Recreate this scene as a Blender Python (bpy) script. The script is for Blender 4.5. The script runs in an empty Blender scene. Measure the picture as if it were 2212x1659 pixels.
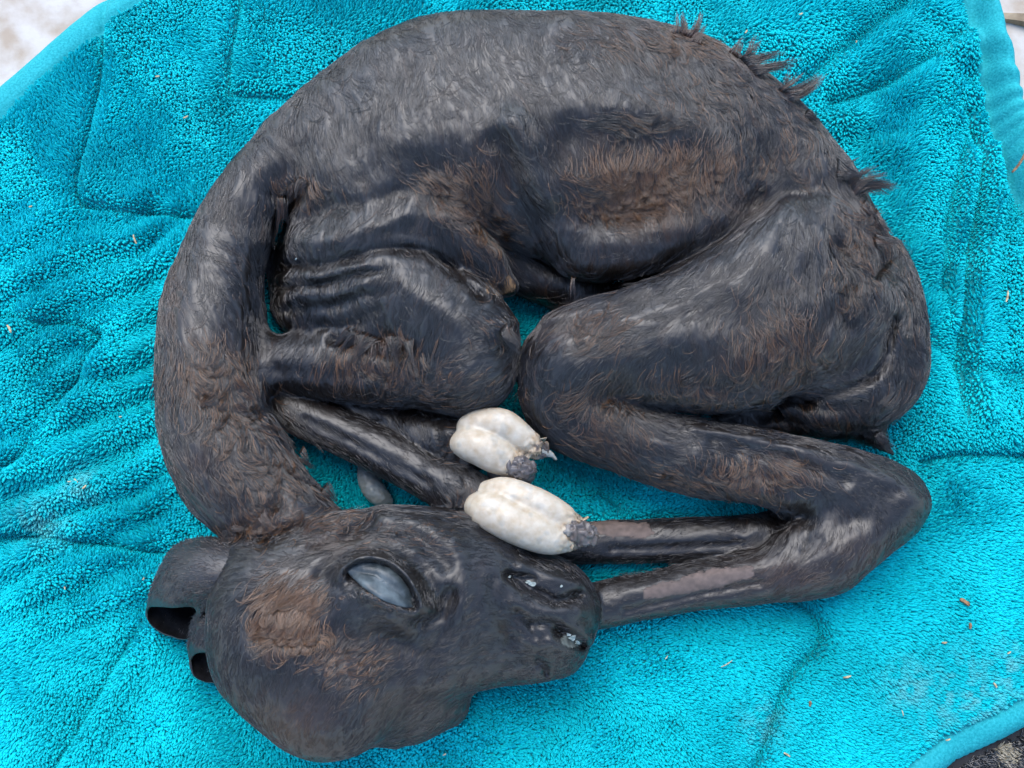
import bpy, math
import numpy as np
from mathutils import Vector

# ------------------------------------------------------------------ camera, world, sun, exposure
UNIT = 1.0 / 2212.0                 # one layout unit in metres (the frame is about 1 m wide on the blanket)
TILT = math.radians(14.0)
LENS = 34.0
DIST = 0.5 / (18.0 / LENS)
sc = bpy.context.scene
cam_data = bpy.data.cameras.new('camera')
cam = bpy.data.objects.new('camera', cam_data)
sc.collection.objects.link(cam)
cam_data.lens = LENS
cam_data.sensor_width = 36.0
cam_data.clip_start = 0.01
cam_data.clip_end = 200.0
cam.location = (0, -DIST * math.sin(TILT), DIST * math.cos(TILT))
cam.rotation_euler = (TILT, 0, 0)
sc.camera = cam

SUN_EL, SUN_AZ = math.radians(56), math.radians(-14)     # azimuth measured from +Y (top of the picture) towards +X
world = bpy.data.worlds.new('World')
sc.world = world
world.use_nodes = True
wn = world.node_tree
sky = wn.nodes.new('ShaderNodeTexSky')
sky.sky_type = 'NISHITA'
sky.sun_disc = False
sky.sun_elevation = SUN_EL
sky.sun_rotation = SUN_AZ
sky.air_density = 1.0
sky.dust_density = 1.0
sky.ozone_density = 1.0
bg = wn.nodes['Background']
bg.inputs['Strength'].default_value = 0.15
wn.links.new(sky.outputs[0], bg.inputs['Color'])
sun_data = bpy.data.lights.new('sun', 'SUN')
sun_data.energy = 1.2
sun_data.angle = math.radians(48)
sun_data.color = (1.0, 0.97, 0.93)
sun = bpy.data.objects.new('sun', sun_data)
sc.collection.objects.link(sun)
sdir = Vector((math.sin(SUN_AZ) * math.cos(SUN_EL), math.cos(SUN_AZ) * math.cos(SUN_EL), math.sin(SUN_EL)))
sun.rotation_euler = sdir.to_track_quat('Z', 'Y').to_euler()
sun.location = sdir * 3
vs = sc.view_settings
vs.view_transform = 'Standard'
vs.look = 'None'
vs.exposure = 1.36
vs.gamma = 1.0
vs.use_curve_mapping = False
sc.cycles.max_bounces = 4
sc.cycles.diffuse_bounces = 3
sc.cycles.glossy_bounces = 2
sc.cycles.use_adaptive_sampling = True
sc.cycles.adaptive_threshold = 0.025
sc.cycles.transmission_bounces = 4
sc.cycles_curves.shape = 'THICK'

PREVIEW = False
rng = np.random.default_rng(7)
F32 = np.float32

# ------------------------------------------------------------------ layout helpers (all lengths in layout units)
CAMP = np.array([0, -DIST * math.sin(TILT), DIST * math.cos(TILT)]) / UNIT
FWD = np.array([0, math.sin(TILT), -math.cos(TILT)])
UP = np.array([0, math.cos(TILT), math.sin(TILT)])
WF = 36.0 / LENS

def at(px, py, z=0.0):
    """the point of the place at height z seen at picture position px,py (2212 x 1659)"""
    px = np.asarray(px, float); py = np.asarray(py, float); z = np.asarray(z, float)
    a = (px - 1106.0) / 2212.0 * WF
    b = (829.5 - py) / 2212.0 * WF
    dx = a; dy = FWD[1] + UP[1] * b; dz = FWD[2] + UP[2] * b
    t = (z - CAMP[2]) / dz
    return np.stack([CAMP[0] + dx * t, CAMP[1] + dy * t, z + 0 * t], -1)

def px_of(p):
    q = p - CAMP.astype(p.dtype)
    f = q[..., 1] * FWD[1] + q[..., 2] * FWD[2]
    u = q[..., 1] * UP[1] + q[..., 2] * UP[2]
    return np.stack([1106.0 + q[..., 0] / f / WF * 2212.0, 829.5 - u / f / WF * 2212.0], -1)

def depth_scale(z):
    return (CAMP[2] - z) / CAMP[2]

def catmull(pts, n):
    pts = np.asarray(pts, float)
    if len(pts) == 2:
        t = np.linspace(0, 1, n + 1)[:, None]
        return pts[0] * (1 - t) + pts[1] * t
    P = np.vstack([2 * pts[0] - pts[1], pts, 2 * pts[-1] - pts[-2]])
    out = []
    for i in range(len(pts) - 1):
        p0, p1, p2, p3 = P[i:i + 4]
        t = np.linspace(0, 1, n, endpoint=False)[:, None]
        out.append(0.5 * ((2 * p1) + (-p0 + p2) * t + (2 * p0 - 5 * p1 + 4 * p2 - p3) * t ** 2 + (-p0 + 3 * p1 - 3 * p2 + p3) * t ** 3))
    out.append(pts[-1:])
    return np.vstack(out)

_tabs = {}
def noise3(p, seed=0):
    """smooth value noise, about -1..1"""
    if seed not in _tabs:
        _tabs[seed] = np.random.default_rng(1000 + seed).uniform(-1, 1, (32, 32, 32)).astype(F32)
    T = _tabs[seed]
    p = np.asarray(p, F32)
    i = np.floor(p).astype(np.int32)
    f = p - i
    f = f * f * (3 - 2 * f)
    i &= 31
    j = (i + 1) & 31
    x0, y0, z0 = i[..., 0], i[..., 1], i[..., 2]
    x1, y1, z1 = j[..., 0], j[..., 1], j[..., 2]
    fx, fy, fz = f[..., 0], f[..., 1], f[..., 2]
    a = T[x0, y0, z0] * (1 - fx) + T[x1, y0, z0] * fx
    b = T[x0, y1, z0] * (1 - fx) + T[x1, y1, z0] * fx
    c = T[x0, y0, z1] * (1 - fx) + T[x1, y0, z1] * fx
    d = T[x0, y1, z1] * (1 - fx) + T[x1, y1, z1] * fx
    return (a * (1 - fy) + b * fy) * (1 - fz) + (c * (1 - fy) + d * fy) * fz

def noise2(q, seed=0):
    q = np.asarray(q, F32)
    return noise3(np.concatenate([q, np.full(q.shape[:-1] + (1,), 0.37 + seed * 1.7, F32)], -1), seed)

def seg_dist(q, line):
    """distance from 2-D points to a polyline, and the signed side"""
    line = np.asarray(line, float)
    best = np.full(q.shape[:-1], 1e9, F32)
    side = np.zeros(q.shape[:-1], F32)
    for a, b in zip(line[:-1], line[1:]):
        ab = b - a
        L = ab @ ab + 1e-9
        t = np.clip(((q - a) @ ab) / L, 0, 1)
        r = q - (a + t[..., None] * ab)
        d = np.hypot(r[..., 0], r[..., 1])
        s = np.sign(ab[0] * r[..., 1] - ab[1] * r[..., 0])
        m = d < best
        best = np.where(m, d, best)
        side = np.where(m, s, side)
    return best, side

def in_poly(q, poly):
    poly = np.asarray(poly, float)
    x, y = q[..., 0], q[..., 1]
    ins = np.zeros(x.shape, bool)
    j = len(poly) - 1
    for i in range(len(poly)):
        xi, yi = poly[i]; xj, yj = poly[j]
        c = ((yi > y) != (yj > y)) & (x < (xj - xi) * (y - yi) / (yj - yi + 1e-12) + xi)
        ins ^= c
        j = i
    return ins

# ------------------------------------------------------------------ object helpers
def link(o, parent=None, label=None, cat=None, group=None, kind=None):
    sc.collection.objects.link(o)
    if parent is not None: o.parent = parent
    if label: o['label'] = label
    if cat: o['category'] = cat
    if group: o['group'] = group
    if kind: o['kind'] = kind
    return o

def mesh_obj(name, v, f, mat, smooth=True, col=None, **kw):
    me = bpy.data.meshes.new(name)
    v = np.asarray(v, F32) * F32(UNIT)
    if isinstance(f, np.ndarray):
        n = f.shape[1]
        me.vertices.add(len(v)); me.vertices.foreach_set('co', v.ravel())
        me.loops.add(f.size); me.loops.foreach_set('vertex_index', f.astype(np.int32).ravel())
        me.polygons.add(len(f)); me.polygons.foreach_set('loop_start', np.arange(0, f.size, n, dtype=np.int32))
        me.update(calc_edges=True)
    else:
        me.from_pydata(v.tolist(), [], f)
    if smooth: me.polygons.foreach_set('use_smooth', np.ones(len(me.polygons), bool))
    if col is not None:
        a = me.color_attributes.new('tint', 'FLOAT_COLOR', 'POINT')
        a.data.foreach_set('color', np.concatenate([col, np.ones((len(col), 1))], 1).astype(F32).ravel())
    me.materials.append(mat)
    me.update()
    return link(bpy.data.objects.new(name, me), **kw)

def strands_obj(name, P, R, mat, col=None, **kw):
    """P: n x k x 3 points, R: n x k radii"""
    n, k = P.shape[:2]
    cu = bpy.data.hair_curves.new(name)
    cu.add_curves([k] * n)
    cu.attributes['position'].data.foreach_set('vector', (P * UNIT).astype(F32).ravel())
    ra = cu.attributes.get('radius') or cu.attributes.new('radius', 'FLOAT', 'POINT')
    ra.data.foreach_set('value', (R * UNIT).astype(F32).ravel())
    if col is not None:
        ca = cu.attributes.new('tint', 'FLOAT_COLOR', 'POINT')
        c = np.repeat(np.concatenate([col, np.ones((n, 1))], 1)[:, None, :], k, 1)
        ca.data.foreach_set('color', c.astype(F32).ravel())
    cu.materials.append(mat)
    return link(bpy.data.objects.new(name, cu), **kw)

def material(name):
    m = bpy.data.materials.new(name)
    m.use_nodes = True
    nt = m.node_tree
    return m, nt, nt.nodes['Principled BSDF'], nt.nodes, nt.links

# ------------------------------------------------------------------ materials
def mat_fleece(name, attr=True, colour=(0.004, 0.33, 0.42)):
    m, nt, p, N, L = material(name)
    if attr:
        a = N.new('ShaderNodeAttribute'); a.attribute_name = 'tint'
        L.new(a.outputs['Color'], p.inputs['Base Color'])
    else:
        tc = N.new('ShaderNodeTexCoord')
        n = N.new('ShaderNodeTexNoise'); n.inputs['Scale'].default_value = 420; n.inputs['Detail'].default_value = 6
        L.new(tc.outputs['Object'], n.inputs['Vector'])
        r = N.new('ShaderNodeValToRGB')
        r.color_ramp.elements[0].position = 0.3; r.color_ramp.elements[1].position = 0.75
        r.color_ramp.elements[0].color = (*[c * 0.72 for c in colour], 1)
        r.color_ramp.elements[1].color = (colour[0] + 0.02, colour[1] * 1.15, colour[2] * 1.15, 1)
        L.new(n.outputs['Fac'], r.inputs[0]); L.new(r.outputs[0], p.inputs['Base Color'])
        b = N.new('ShaderNodeBump'); b.inputs['Strength'].default_value = 0.7; b.inputs['Distance'].default_value = 0.0012
        L.new(n.outputs['Fac'], b.inputs['Height']); L.new(b.outputs[0], p.inputs['Normal'])
    p.inputs['Roughness'].default_value = 0.75
    p.inputs['Specular IOR Level'].default_value = 0.12
    p.inputs['Sheen Weight'].default_value = 0.0
    p.inputs['Sheen Roughness'].default_value = 0.5
    return m

def mat_skin():
    m, nt, p, N, L = material('wet_hide')
    a = N.new('ShaderNodeAttribute'); a.attribute_name = 'tint'
    tc = N.new('ShaderNodeTexCoord')
    n = N.new('ShaderNodeTexNoise'); n.inputs['Scale'].default_value = 260; n.inputs['Detail'].default_value = 5
    L.new(tc.outputs['Object'], n.inputs['Vector'])
    mx = N.new('ShaderNodeMix'); mx.data_type = 'RGBA'; mx.blend_type = 'MULTIPLY'; mx.inputs['Factor'].default_value = 0.6
    L.new(a.outputs['Color'], mx.inputs['A']); L.new(n.outputs['Fac'], mx.inputs['B'])
    L.new(mx.outputs['Result'], p.inputs['Base Color'])
    b = N.new('ShaderNodeBump'); b.inputs['Strength'].default_value = 0.35; b.inputs['Distance'].default_value = 0.0006
    L.new(n.outputs['Fac'], b.inputs['Height']); L.new(b.outputs[0], p.inputs['Normal'])
    bw = N.new('ShaderNodeRGBToBW'); L.new(a.outputs['Color'], bw.inputs[0])
    mr = N.new('ShaderNodeMapRange'); mr.inputs['From Min'].default_value = 0.02; mr.inputs['From Max'].default_value = 0.06
    mr.inputs['To Min'].default_value = 0.43; mr.inputs['To Max'].default_value = 0.8
    L.new(bw.outputs[0], mr.inputs['Value']); L.new(mr.outputs[0], p.inputs['Roughness'])
    p.inputs['IOR'].default_value = 1.62
    return m

def mat_hair():
    m, nt, p, N, L = material('wet_hair')
    a = N.new('ShaderNodeAttribute'); a.attribute_name = 'tint'
    L.new(a.outputs['Color'], p.inputs['Base Color'])
    p.inputs['Roughness'].default_value = 0.33
    p.inputs['IOR'].default_value = 1.75
    return m

def mat_hoof():
    m, nt, p, N, L = material('soft_hoof')
    a = N.new('ShaderNodeAttribute'); a.attribute_name = 'tint'
    tc = N.new('ShaderNodeTexCoord')
    n = N.new('ShaderNodeTexNoise'); n.inputs['Scale'].default_value = 120; n.inputs['Detail'].default_value = 7
    L.new(tc.outputs['Object'], n.inputs['Vector'])
    r = N.new('ShaderNodeValToRGB')
    r.color_ramp.elements[0].position = 0.3; r.color_ramp.elements[1].position = 0.7
    r.color_ramp.elements[0].color = (0.72, 0.62, 0.5, 1); r.color_ramp.elements[1].color = (1, 1, 1, 1)
    L.new(n.outputs['Fac'], r.inputs[0])
    mx = N.new('ShaderNodeMix'); mx.data_type = 'RGBA'; mx.blend_type = 'MULTIPLY'; mx.inputs['Factor'].default_value = 0.8
    L.new(a.outputs['Color'], mx.inputs['A']); L.new(r.outputs[0], mx.inputs['B'])
    L.new(mx.outputs['Result'], p.inputs['Base Color'])
    b = N.new('ShaderNodeBump'); b.inputs['Strength'].default_value = 0.25; b.inputs['Distance'].default_value = 0.001
    L.new(n.outputs['Fac'], b.inputs['Height']); L.new(b.outputs[0], p.inputs['Normal'])
    p.inputs['Roughness'].default_value = 0.38
    p.inputs['Subsurface Weight'].default_value = 0.25
    p.inputs['Subsurface Radius'].default_value = (0.006, 0.004, 0.003)
    p.inputs['Subsurface Scale'].default_value = 0.6
    return m

def mat_plain(name, c1, c2, scale, rough=0.6, bump=0.3, dist=0.001, lo=0.35, hi=0.65):
    m, nt, p, N, L = material(name)
    tc = N.new('ShaderNodeTexCoord')
    n = N.new('ShaderNodeTexNoise'); n.inputs['Scale'].default_value = scale; n.inputs['Detail'].default_value = 8
    L.new(tc.outputs['Object'], n.inputs['Vector'])
    r = N.new('ShaderNodeValToRGB')
    r.color_ramp.elements[0].position = lo; r.color_ramp.elements[1].position = hi
    r.color_ramp.elements[0].color = (*c1, 1); r.color_ramp.elements[1].color = (*c2, 1)
    L.new(n.outputs['Fac'], r.inputs[0]); L.new(r.outputs[0], p.inputs['Base Color'])
    b = N.new('ShaderNodeBump'); b.inputs['Strength'].default_value = bump; b.inputs['Distance'].default_value = dist
    L.new(n.outputs['Fac'], b.inputs['Height']); L.new(b.outputs[0], p.inputs['Normal'])
    p.inputs['Roughness'].default_value = rough
    return m

M_PILE = mat_fleece('turquoise_pile')
M_BACK = mat_fleece('turquoise_backing', False, (0.003, 0.28, 0.31))
M_BIND = mat_fleece('turquoise_binding', False, (0.01, 0.36, 0.40))
M_SKIN = mat_skin()
M_HAIR = mat_hair()
M_HOOF = mat_hoof()
M_GROUND = mat_plain('pale_concrete', (0.36, 0.29, 0.22), (0.52, 0.49, 0.45), 28, 0.85, 0.5, 0.003, 0.3, 0.6)
M_RUG = mat_plain('black_rug_pile', (0.006, 0.006, 0.007), (0.015, 0.015, 0.017), 60, 0.7)
M_STRAW = mat_plain('dry_straw', (0.3, 0.2, 0.09), (0.62, 0.5, 0.3), 300, 0.6)
M_TWIG = mat_plain('brown_twig', (0.07, 0.03, 0.012), (0.3, 0.16, 0.07), 200, 0.7)
M_EYE = mat_plain('cloudy_lid', (0.03, 0.042, 0.048), (0.10, 0.125, 0.135), 75, 0.45, 0.6, 0.002)

# ------------------------------------------------------------------ the calf: one continuous body grown from swept volumes
VOX = 4.0
class Field:
    def __init__(self, lo, hi, vox):
        self.lo = np.asarray(lo, float); self.vox = vox
        self.n = (np.ceil((np.asarray(hi) - self.lo) / vox)).astype(int) + 1
        self.ax = [(self.lo[i] + vox * np.arange(self.n[i])).astype(F32) for i in range(3)]
    def new(self):
        return np.full(self.n, 60.0, F32)
    def box(self, lo, hi):
        a = np.clip(np.floor((lo - self.lo) / self.vox).astype(int), 0, self.n - 1)
        b = np.clip(np.ceil((hi - self.lo) / self.vox).astype(int) + 1, 1, self.n)
        return a, b
    def sample(self, D, p):
        g = (p - self.lo) / self.vox
        g = np.clip(g, 0, self.n - 1.001)
        i = g.astype(int); f = (g - i).astype(F32)
        x, y, z = i[..., 0], i[..., 1], i[..., 2]
        fx, fy, fz = f[..., 0], f[..., 1], f[..., 2]
        c = lambda a, b, c_: D[x + a, y + b, z + c_]
        return (((c(0, 0, 0) * (1 - fx) + c(1, 0, 0) * fx) * (1 - fy) + (c(0, 1, 0) * (1 - fx) + c(1, 1, 0) * fx) * fy) * (1 - fz)
                + ((c(0, 0, 1) * (1 - fx) + c(1, 0, 1) * fx) * (1 - fy) + (c(0, 1, 1) * (1 - fx) + c(1, 1, 1) * fx) * fy) * fz)
    def grad(self, D, p, h=None):
        h = h or self.vox
        g = np.stack([self.sample(D, p + np.eye(3)[i] * h) - self.sample(D, p - np.eye(3)[i] * h) for i in range(3)], -1)
        return g / (np.linalg.norm(g, axis=-1, keepdims=True) + 1e-9)

def smin(a, b, k):
    h = np.clip(0.5 + 0.5 * (b - a) / k, 0, 1)
    return b * (1 - h) + a * h - k * h * (1 - h)

def sweep(fld, chain, sub=5, zs=1.0, margin=44):
    """distance to a swept tapering tube; chain rows: picture x, picture y, height, radius"""
    c = np.asarray(chain, float)
    P = np.concatenate([at(c[:, 0], c[:, 1], c[:, 2]), (c[:, 3] * depth_scale(c[:, 2]))[:, None]], 1)
    P = catmull(P, sub) if len(P) > 1 else np.vstack([P, P + 1e-3])
    P[:, 3] = np.maximum(P[:, 3], 2)
    R = P[:, 3].max() + margin
    a, b = fld.box((P[:, :3] - R).min(0), (P[:, :3] + R).max(0))
    D = np.full(b - a, 60.0, F32)
    for s, e in zip(P[:-1], P[1:]):
        r = max(s[3], e[3]) + margin
        a2, b2 = fld.box(np.minimum(s[:3], e[:3]) - r, np.maximum(s[:3], e[:3]) + r)
        gx = fld.ax[0][a2[0]:b2[0], None, None] - F32(s[0])
        gy = fld.ax[1][None, a2[1]:b2[1], None] - F32(s[1])
        gz = (fld.ax[2][None, None, a2[2]:b2[2]] - F32(s[2])) / F32(zs)
        d = (e[:3] - s[:3]) * np.array([1, 1, 1 / zs])
        L = d @ d + 1e-6
        t = np.clip((gx * F32(d[0]) + gy * F32(d[1]) + gz * F32(d[2])) / F32(L), 0, 1)
        dist = np.sqrt((gx - t * F32(d[0])) ** 2 + (gy - t * F32(d[1])) ** 2 + (gz - t * F32(d[2])) ** 2) - (F32(s[3]) + t * F32(e[3] - s[3]))
        sl = tuple(slice(a2[i] - a[i], b2[i] - a[i]) for i in range(3))
        D[sl] = np.minimum(D[sl], dist)
    return a, b, D

def group(fld, chains, k):
    G = fld.new()
    for ch in chains:
        kw = {}
        if isinstance(ch, tuple): ch, kw = ch
        kk = kw.pop('k', k) if kw else k
        a, b, D = sweep(fld, ch, **kw)
        sl = tuple(slice(a[i], b[i]) for i in range(3))
        G[sl] = smin(G[sl], D, kk)
    return G

def surface(fld, D):
    """surface nets"""
    ins = D < 0
    u = ins.astype(np.uint8)
    c = u[:-1] + u[1:]; c = c[:, :-1] + c[:, 1:]; c = c[:, :, :-1] + c[:, :, 1:]
    act = np.argwhere((c > 0) & (c < 8))
    vid = np.full(c.shape, -1, np.int32)
    vid[act[:, 0], act[:, 1], act[:, 2]] = np.arange(len(act))
    corner = np.array([(i, j, k) for i in (0, 1) for j in (0, 1) for k in (0, 1)])
    vals = np.stack([D[act[:, 0] + o[0], act[:, 1] + o[1], act[:, 2] + o[2]] for o in corner], 1)
    acc = np.zeros((len(act), 3)); cnt = np.zeros(len(act))
    for i in range(8):
        for j in range(i + 1, 8):
            if np.abs(corner[i] - corner[j]).sum() != 1: continue
            va, vb = vals[:, i], vals[:, j]
            m = (va < 0) != (vb < 0)
            t = va[m] / (va[m] - vb[m])
            acc[m] += corner[i] + t[:, None] * (corner[j] - corner[i])
            cnt[m] += 1
    v = fld.lo + fld.vox * (act + acc / cnt[:, None])
    faces = []
    for ax in range(3):
        o = [a for a in range(3) if a != ax]
        s0 = [slice(None)] * 3; s1 = [slice(None)] * 3
        s0[ax] = slice(0, -1); s1[ax] = slice(1, None)
        A, B = ins[tuple(s0)], ins[tuple(s1)]
        x = np.argwhere(A != B)
        x = x[(x[:, o[0]] > 0) & (x[:, o[1]] > 0) & (x[:, o[0]] < D.shape[o[0]] - 1) & (x[:, o[1]] < D.shape[o[1]] - 1)]
        flip = A[x[:, 0], x[:, 1], x[:, 2]]
        def cell(d0, d1):
            y = x.copy(); y[:, o[0]] += d0; y[:, o[1]] += d1
            return vid[y[:, 0], y[:, 1], y[:, 2]]
        q = np.stack([cell(-1, -1), cell(0, -1), cell(0, 0), cell(-1, 0)], 1)
        if ax == 1: flip = ~flip
        q[~flip] = q[~flip][:, ::-1]
        faces.append(q)
    f = np.vstack(faces)
    return v, f[(f >= 0).all(1)]

lo = np.append(at([300], [1720], [0])[0][:2], -14); hi = np.append(at([2050], [-60], [0])[0][:2], 420)
FL = Field(lo, hi, VOX)

TORSO = [
    [(610, 400, 120, 95), (740, 285, 135, 135), (930, 195, 150, 165), (1150, 185, 155, 168), (1400, 205, 155, 165), (1590, 290, 152, 150), (1718, 415, 142, 136), (1800, 530, 128, 118), (1875, 645, 112, 98)],
    [(760, 350, 150, 130), (960, 290, 165, 165), (1250, 285, 170, 170), (1500, 330, 165, 150)],
    [(800, 420, 130, 150), (1000, 385, 145, 170), (1250, 380, 155, 180), (1480, 400, 155, 160)],
    [(1170, 420, 170, 70), (1225, 520, 170, 76), (1340, 545, 175, 70), (1490, 505, 175, 75), (1610, 430, 165, 68)],
    [(690, 480, 120, 78), (700, 580, 120, 82), (705, 650, 110, 72)],
    [(840, 520, 150, 125), (930, 490, 160, 110)],
    [(710, 650, 125, 72), (800, 705, 140, 70), (880, 740, 150, 70)],
]
FORE = [
    [(740, 560, 150, 95), (860, 630, 165, 115), (992, 720, 170, 124), (1008, 785, 160, 118)],
    [(1000, 800, 150, 92), (860, 800, 135, 88), (720, 795, 120, 76), (590, 792, 95, 70), (500, 790, 80, 65)],
]
CANNON_A = [[(550, 845, 60, 52), (640, 890, 80, 50), (780, 955, 95, 52), (900, 1015, 110, 54), (985, 1060, 125, 60), (1050, 1090, 135, 56)]]
CANNON_B = [[(640, 850, 30, 50), (820, 905, 55, 52), (930, 945, 95, 56), (1000, 960, 120, 60), (1040, 965, 125, 50)]]
UMBIL = [[(980, 470, 210, 75), (1020, 530, 195, 62), (1055, 572, 182, 46), (1088, 610, 165, 30), (1100, 618, 160, 24)]]
THIGH = [
    [(1750, 530, 152, 140), (1640, 610, 170, 140), (1420, 720, 165, 118), (1246, 778, 150, 118), (1212, 850, 130, 98)],
    [(1780, 660, 140, 150), (1600, 760, 150, 140), (1420, 800, 140, 105)],
    [(1860, 700, 105, 120), (1870, 820, 90, 100), (1790, 850, 90, 85)],
]
TAIL = [
    [(1915, 545, 128, 44), (1952, 640, 140, 46), (1962, 740, 138, 48), (1950, 825, 118, 48), (1900, 876, 98, 44), (1820, 878, 88, 44), (1710, 872, 82, 40)],
    [(1890, 905, 85, 32), (1888, 938, 66, 24), (1905, 960, 56, 16), (1930, 980, 50, 6)],
    [(1560, 905, 30, 26), (1690, 905, 45, 34), (1780, 912, 48, 36), (1870, 918, 50, 34)],
    [(1860, 640, 145, 58), (1875, 720, 148, 54), (1850, 795, 135, 50), (1780, 835, 118, 48)],
]
GASKIN = [
    [(1230, 890, 115, 92), (1390, 955, 110, 88), (1560, 995, 105, 92), (1720, 1030, 100, 90), (1850, 1062, 92, 88), (1930, 1078, 78, 70)],
    [(1890, 1100, 80, 92), (1800, 1170, 78, 92), (1720, 1215, 72, 76)],
    [(1780, 1195, 78, 82), (1650, 1238, 72, 64), (1500, 1267, 66, 54), (1320, 1302, 56, 51), (1150, 1335, 48, 52)],
]
FAR_CANNON = [[(640, 470, 60, 50), (610, 580, 45, 48), (640, 680, 40, 48), (720, 720, 45, 50)], [(1060, 540, 90, 60), (1150, 590, 70, 62), (1260, 630, 60, 60)], [(1560, 620, 60, 90), (1380, 660, 50, 70), (1260, 680, 36, 52)], [(1760, 1120, 45, 60), (1620, 1160, 45, 54), (1450, 1167, 42, 50), (1280, 1172, 40, 48), (1120, 1178, 36, 48)]]
NECK = [[(640, 340, 130, 105), (550, 430, 135, 92), (495, 540, 135, 99), (460, 680, 135, 116), (452, 800, 135, 117), (470, 925, 135, 124), (515, 1020, 130, 126), (585, 1100, 130, 112), (660, 1180, 130, 105)]]
HEAD = [
    ([(648, 1368, 165, 192), (715, 1450, 150, 174)], dict(zs=0.9)),
    [(600, 1275, 150, 135), (720, 1240, 165, 125)],
    ([(830, 1265, 160, 168), (960, 1265, 140, 160), (1080, 1300, 120, 128), (1165, 1315, 110, 118), (1190, 1320, 105, 104)], dict(zs=0.92)),
    [(900, 1390, 130, 130), (1050, 1390, 105, 92), (1160, 1410, 95, 62), (1200, 1405, 90, 58)],
    ([(860, 1490, 80, 115), (925, 1490, 70, 88), (965, 1520, 55, 50)], dict(k=30)),
    ([(790, 1290, 270, 60), (850, 1300, 265, 52)], dict(k=50)),
]
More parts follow.
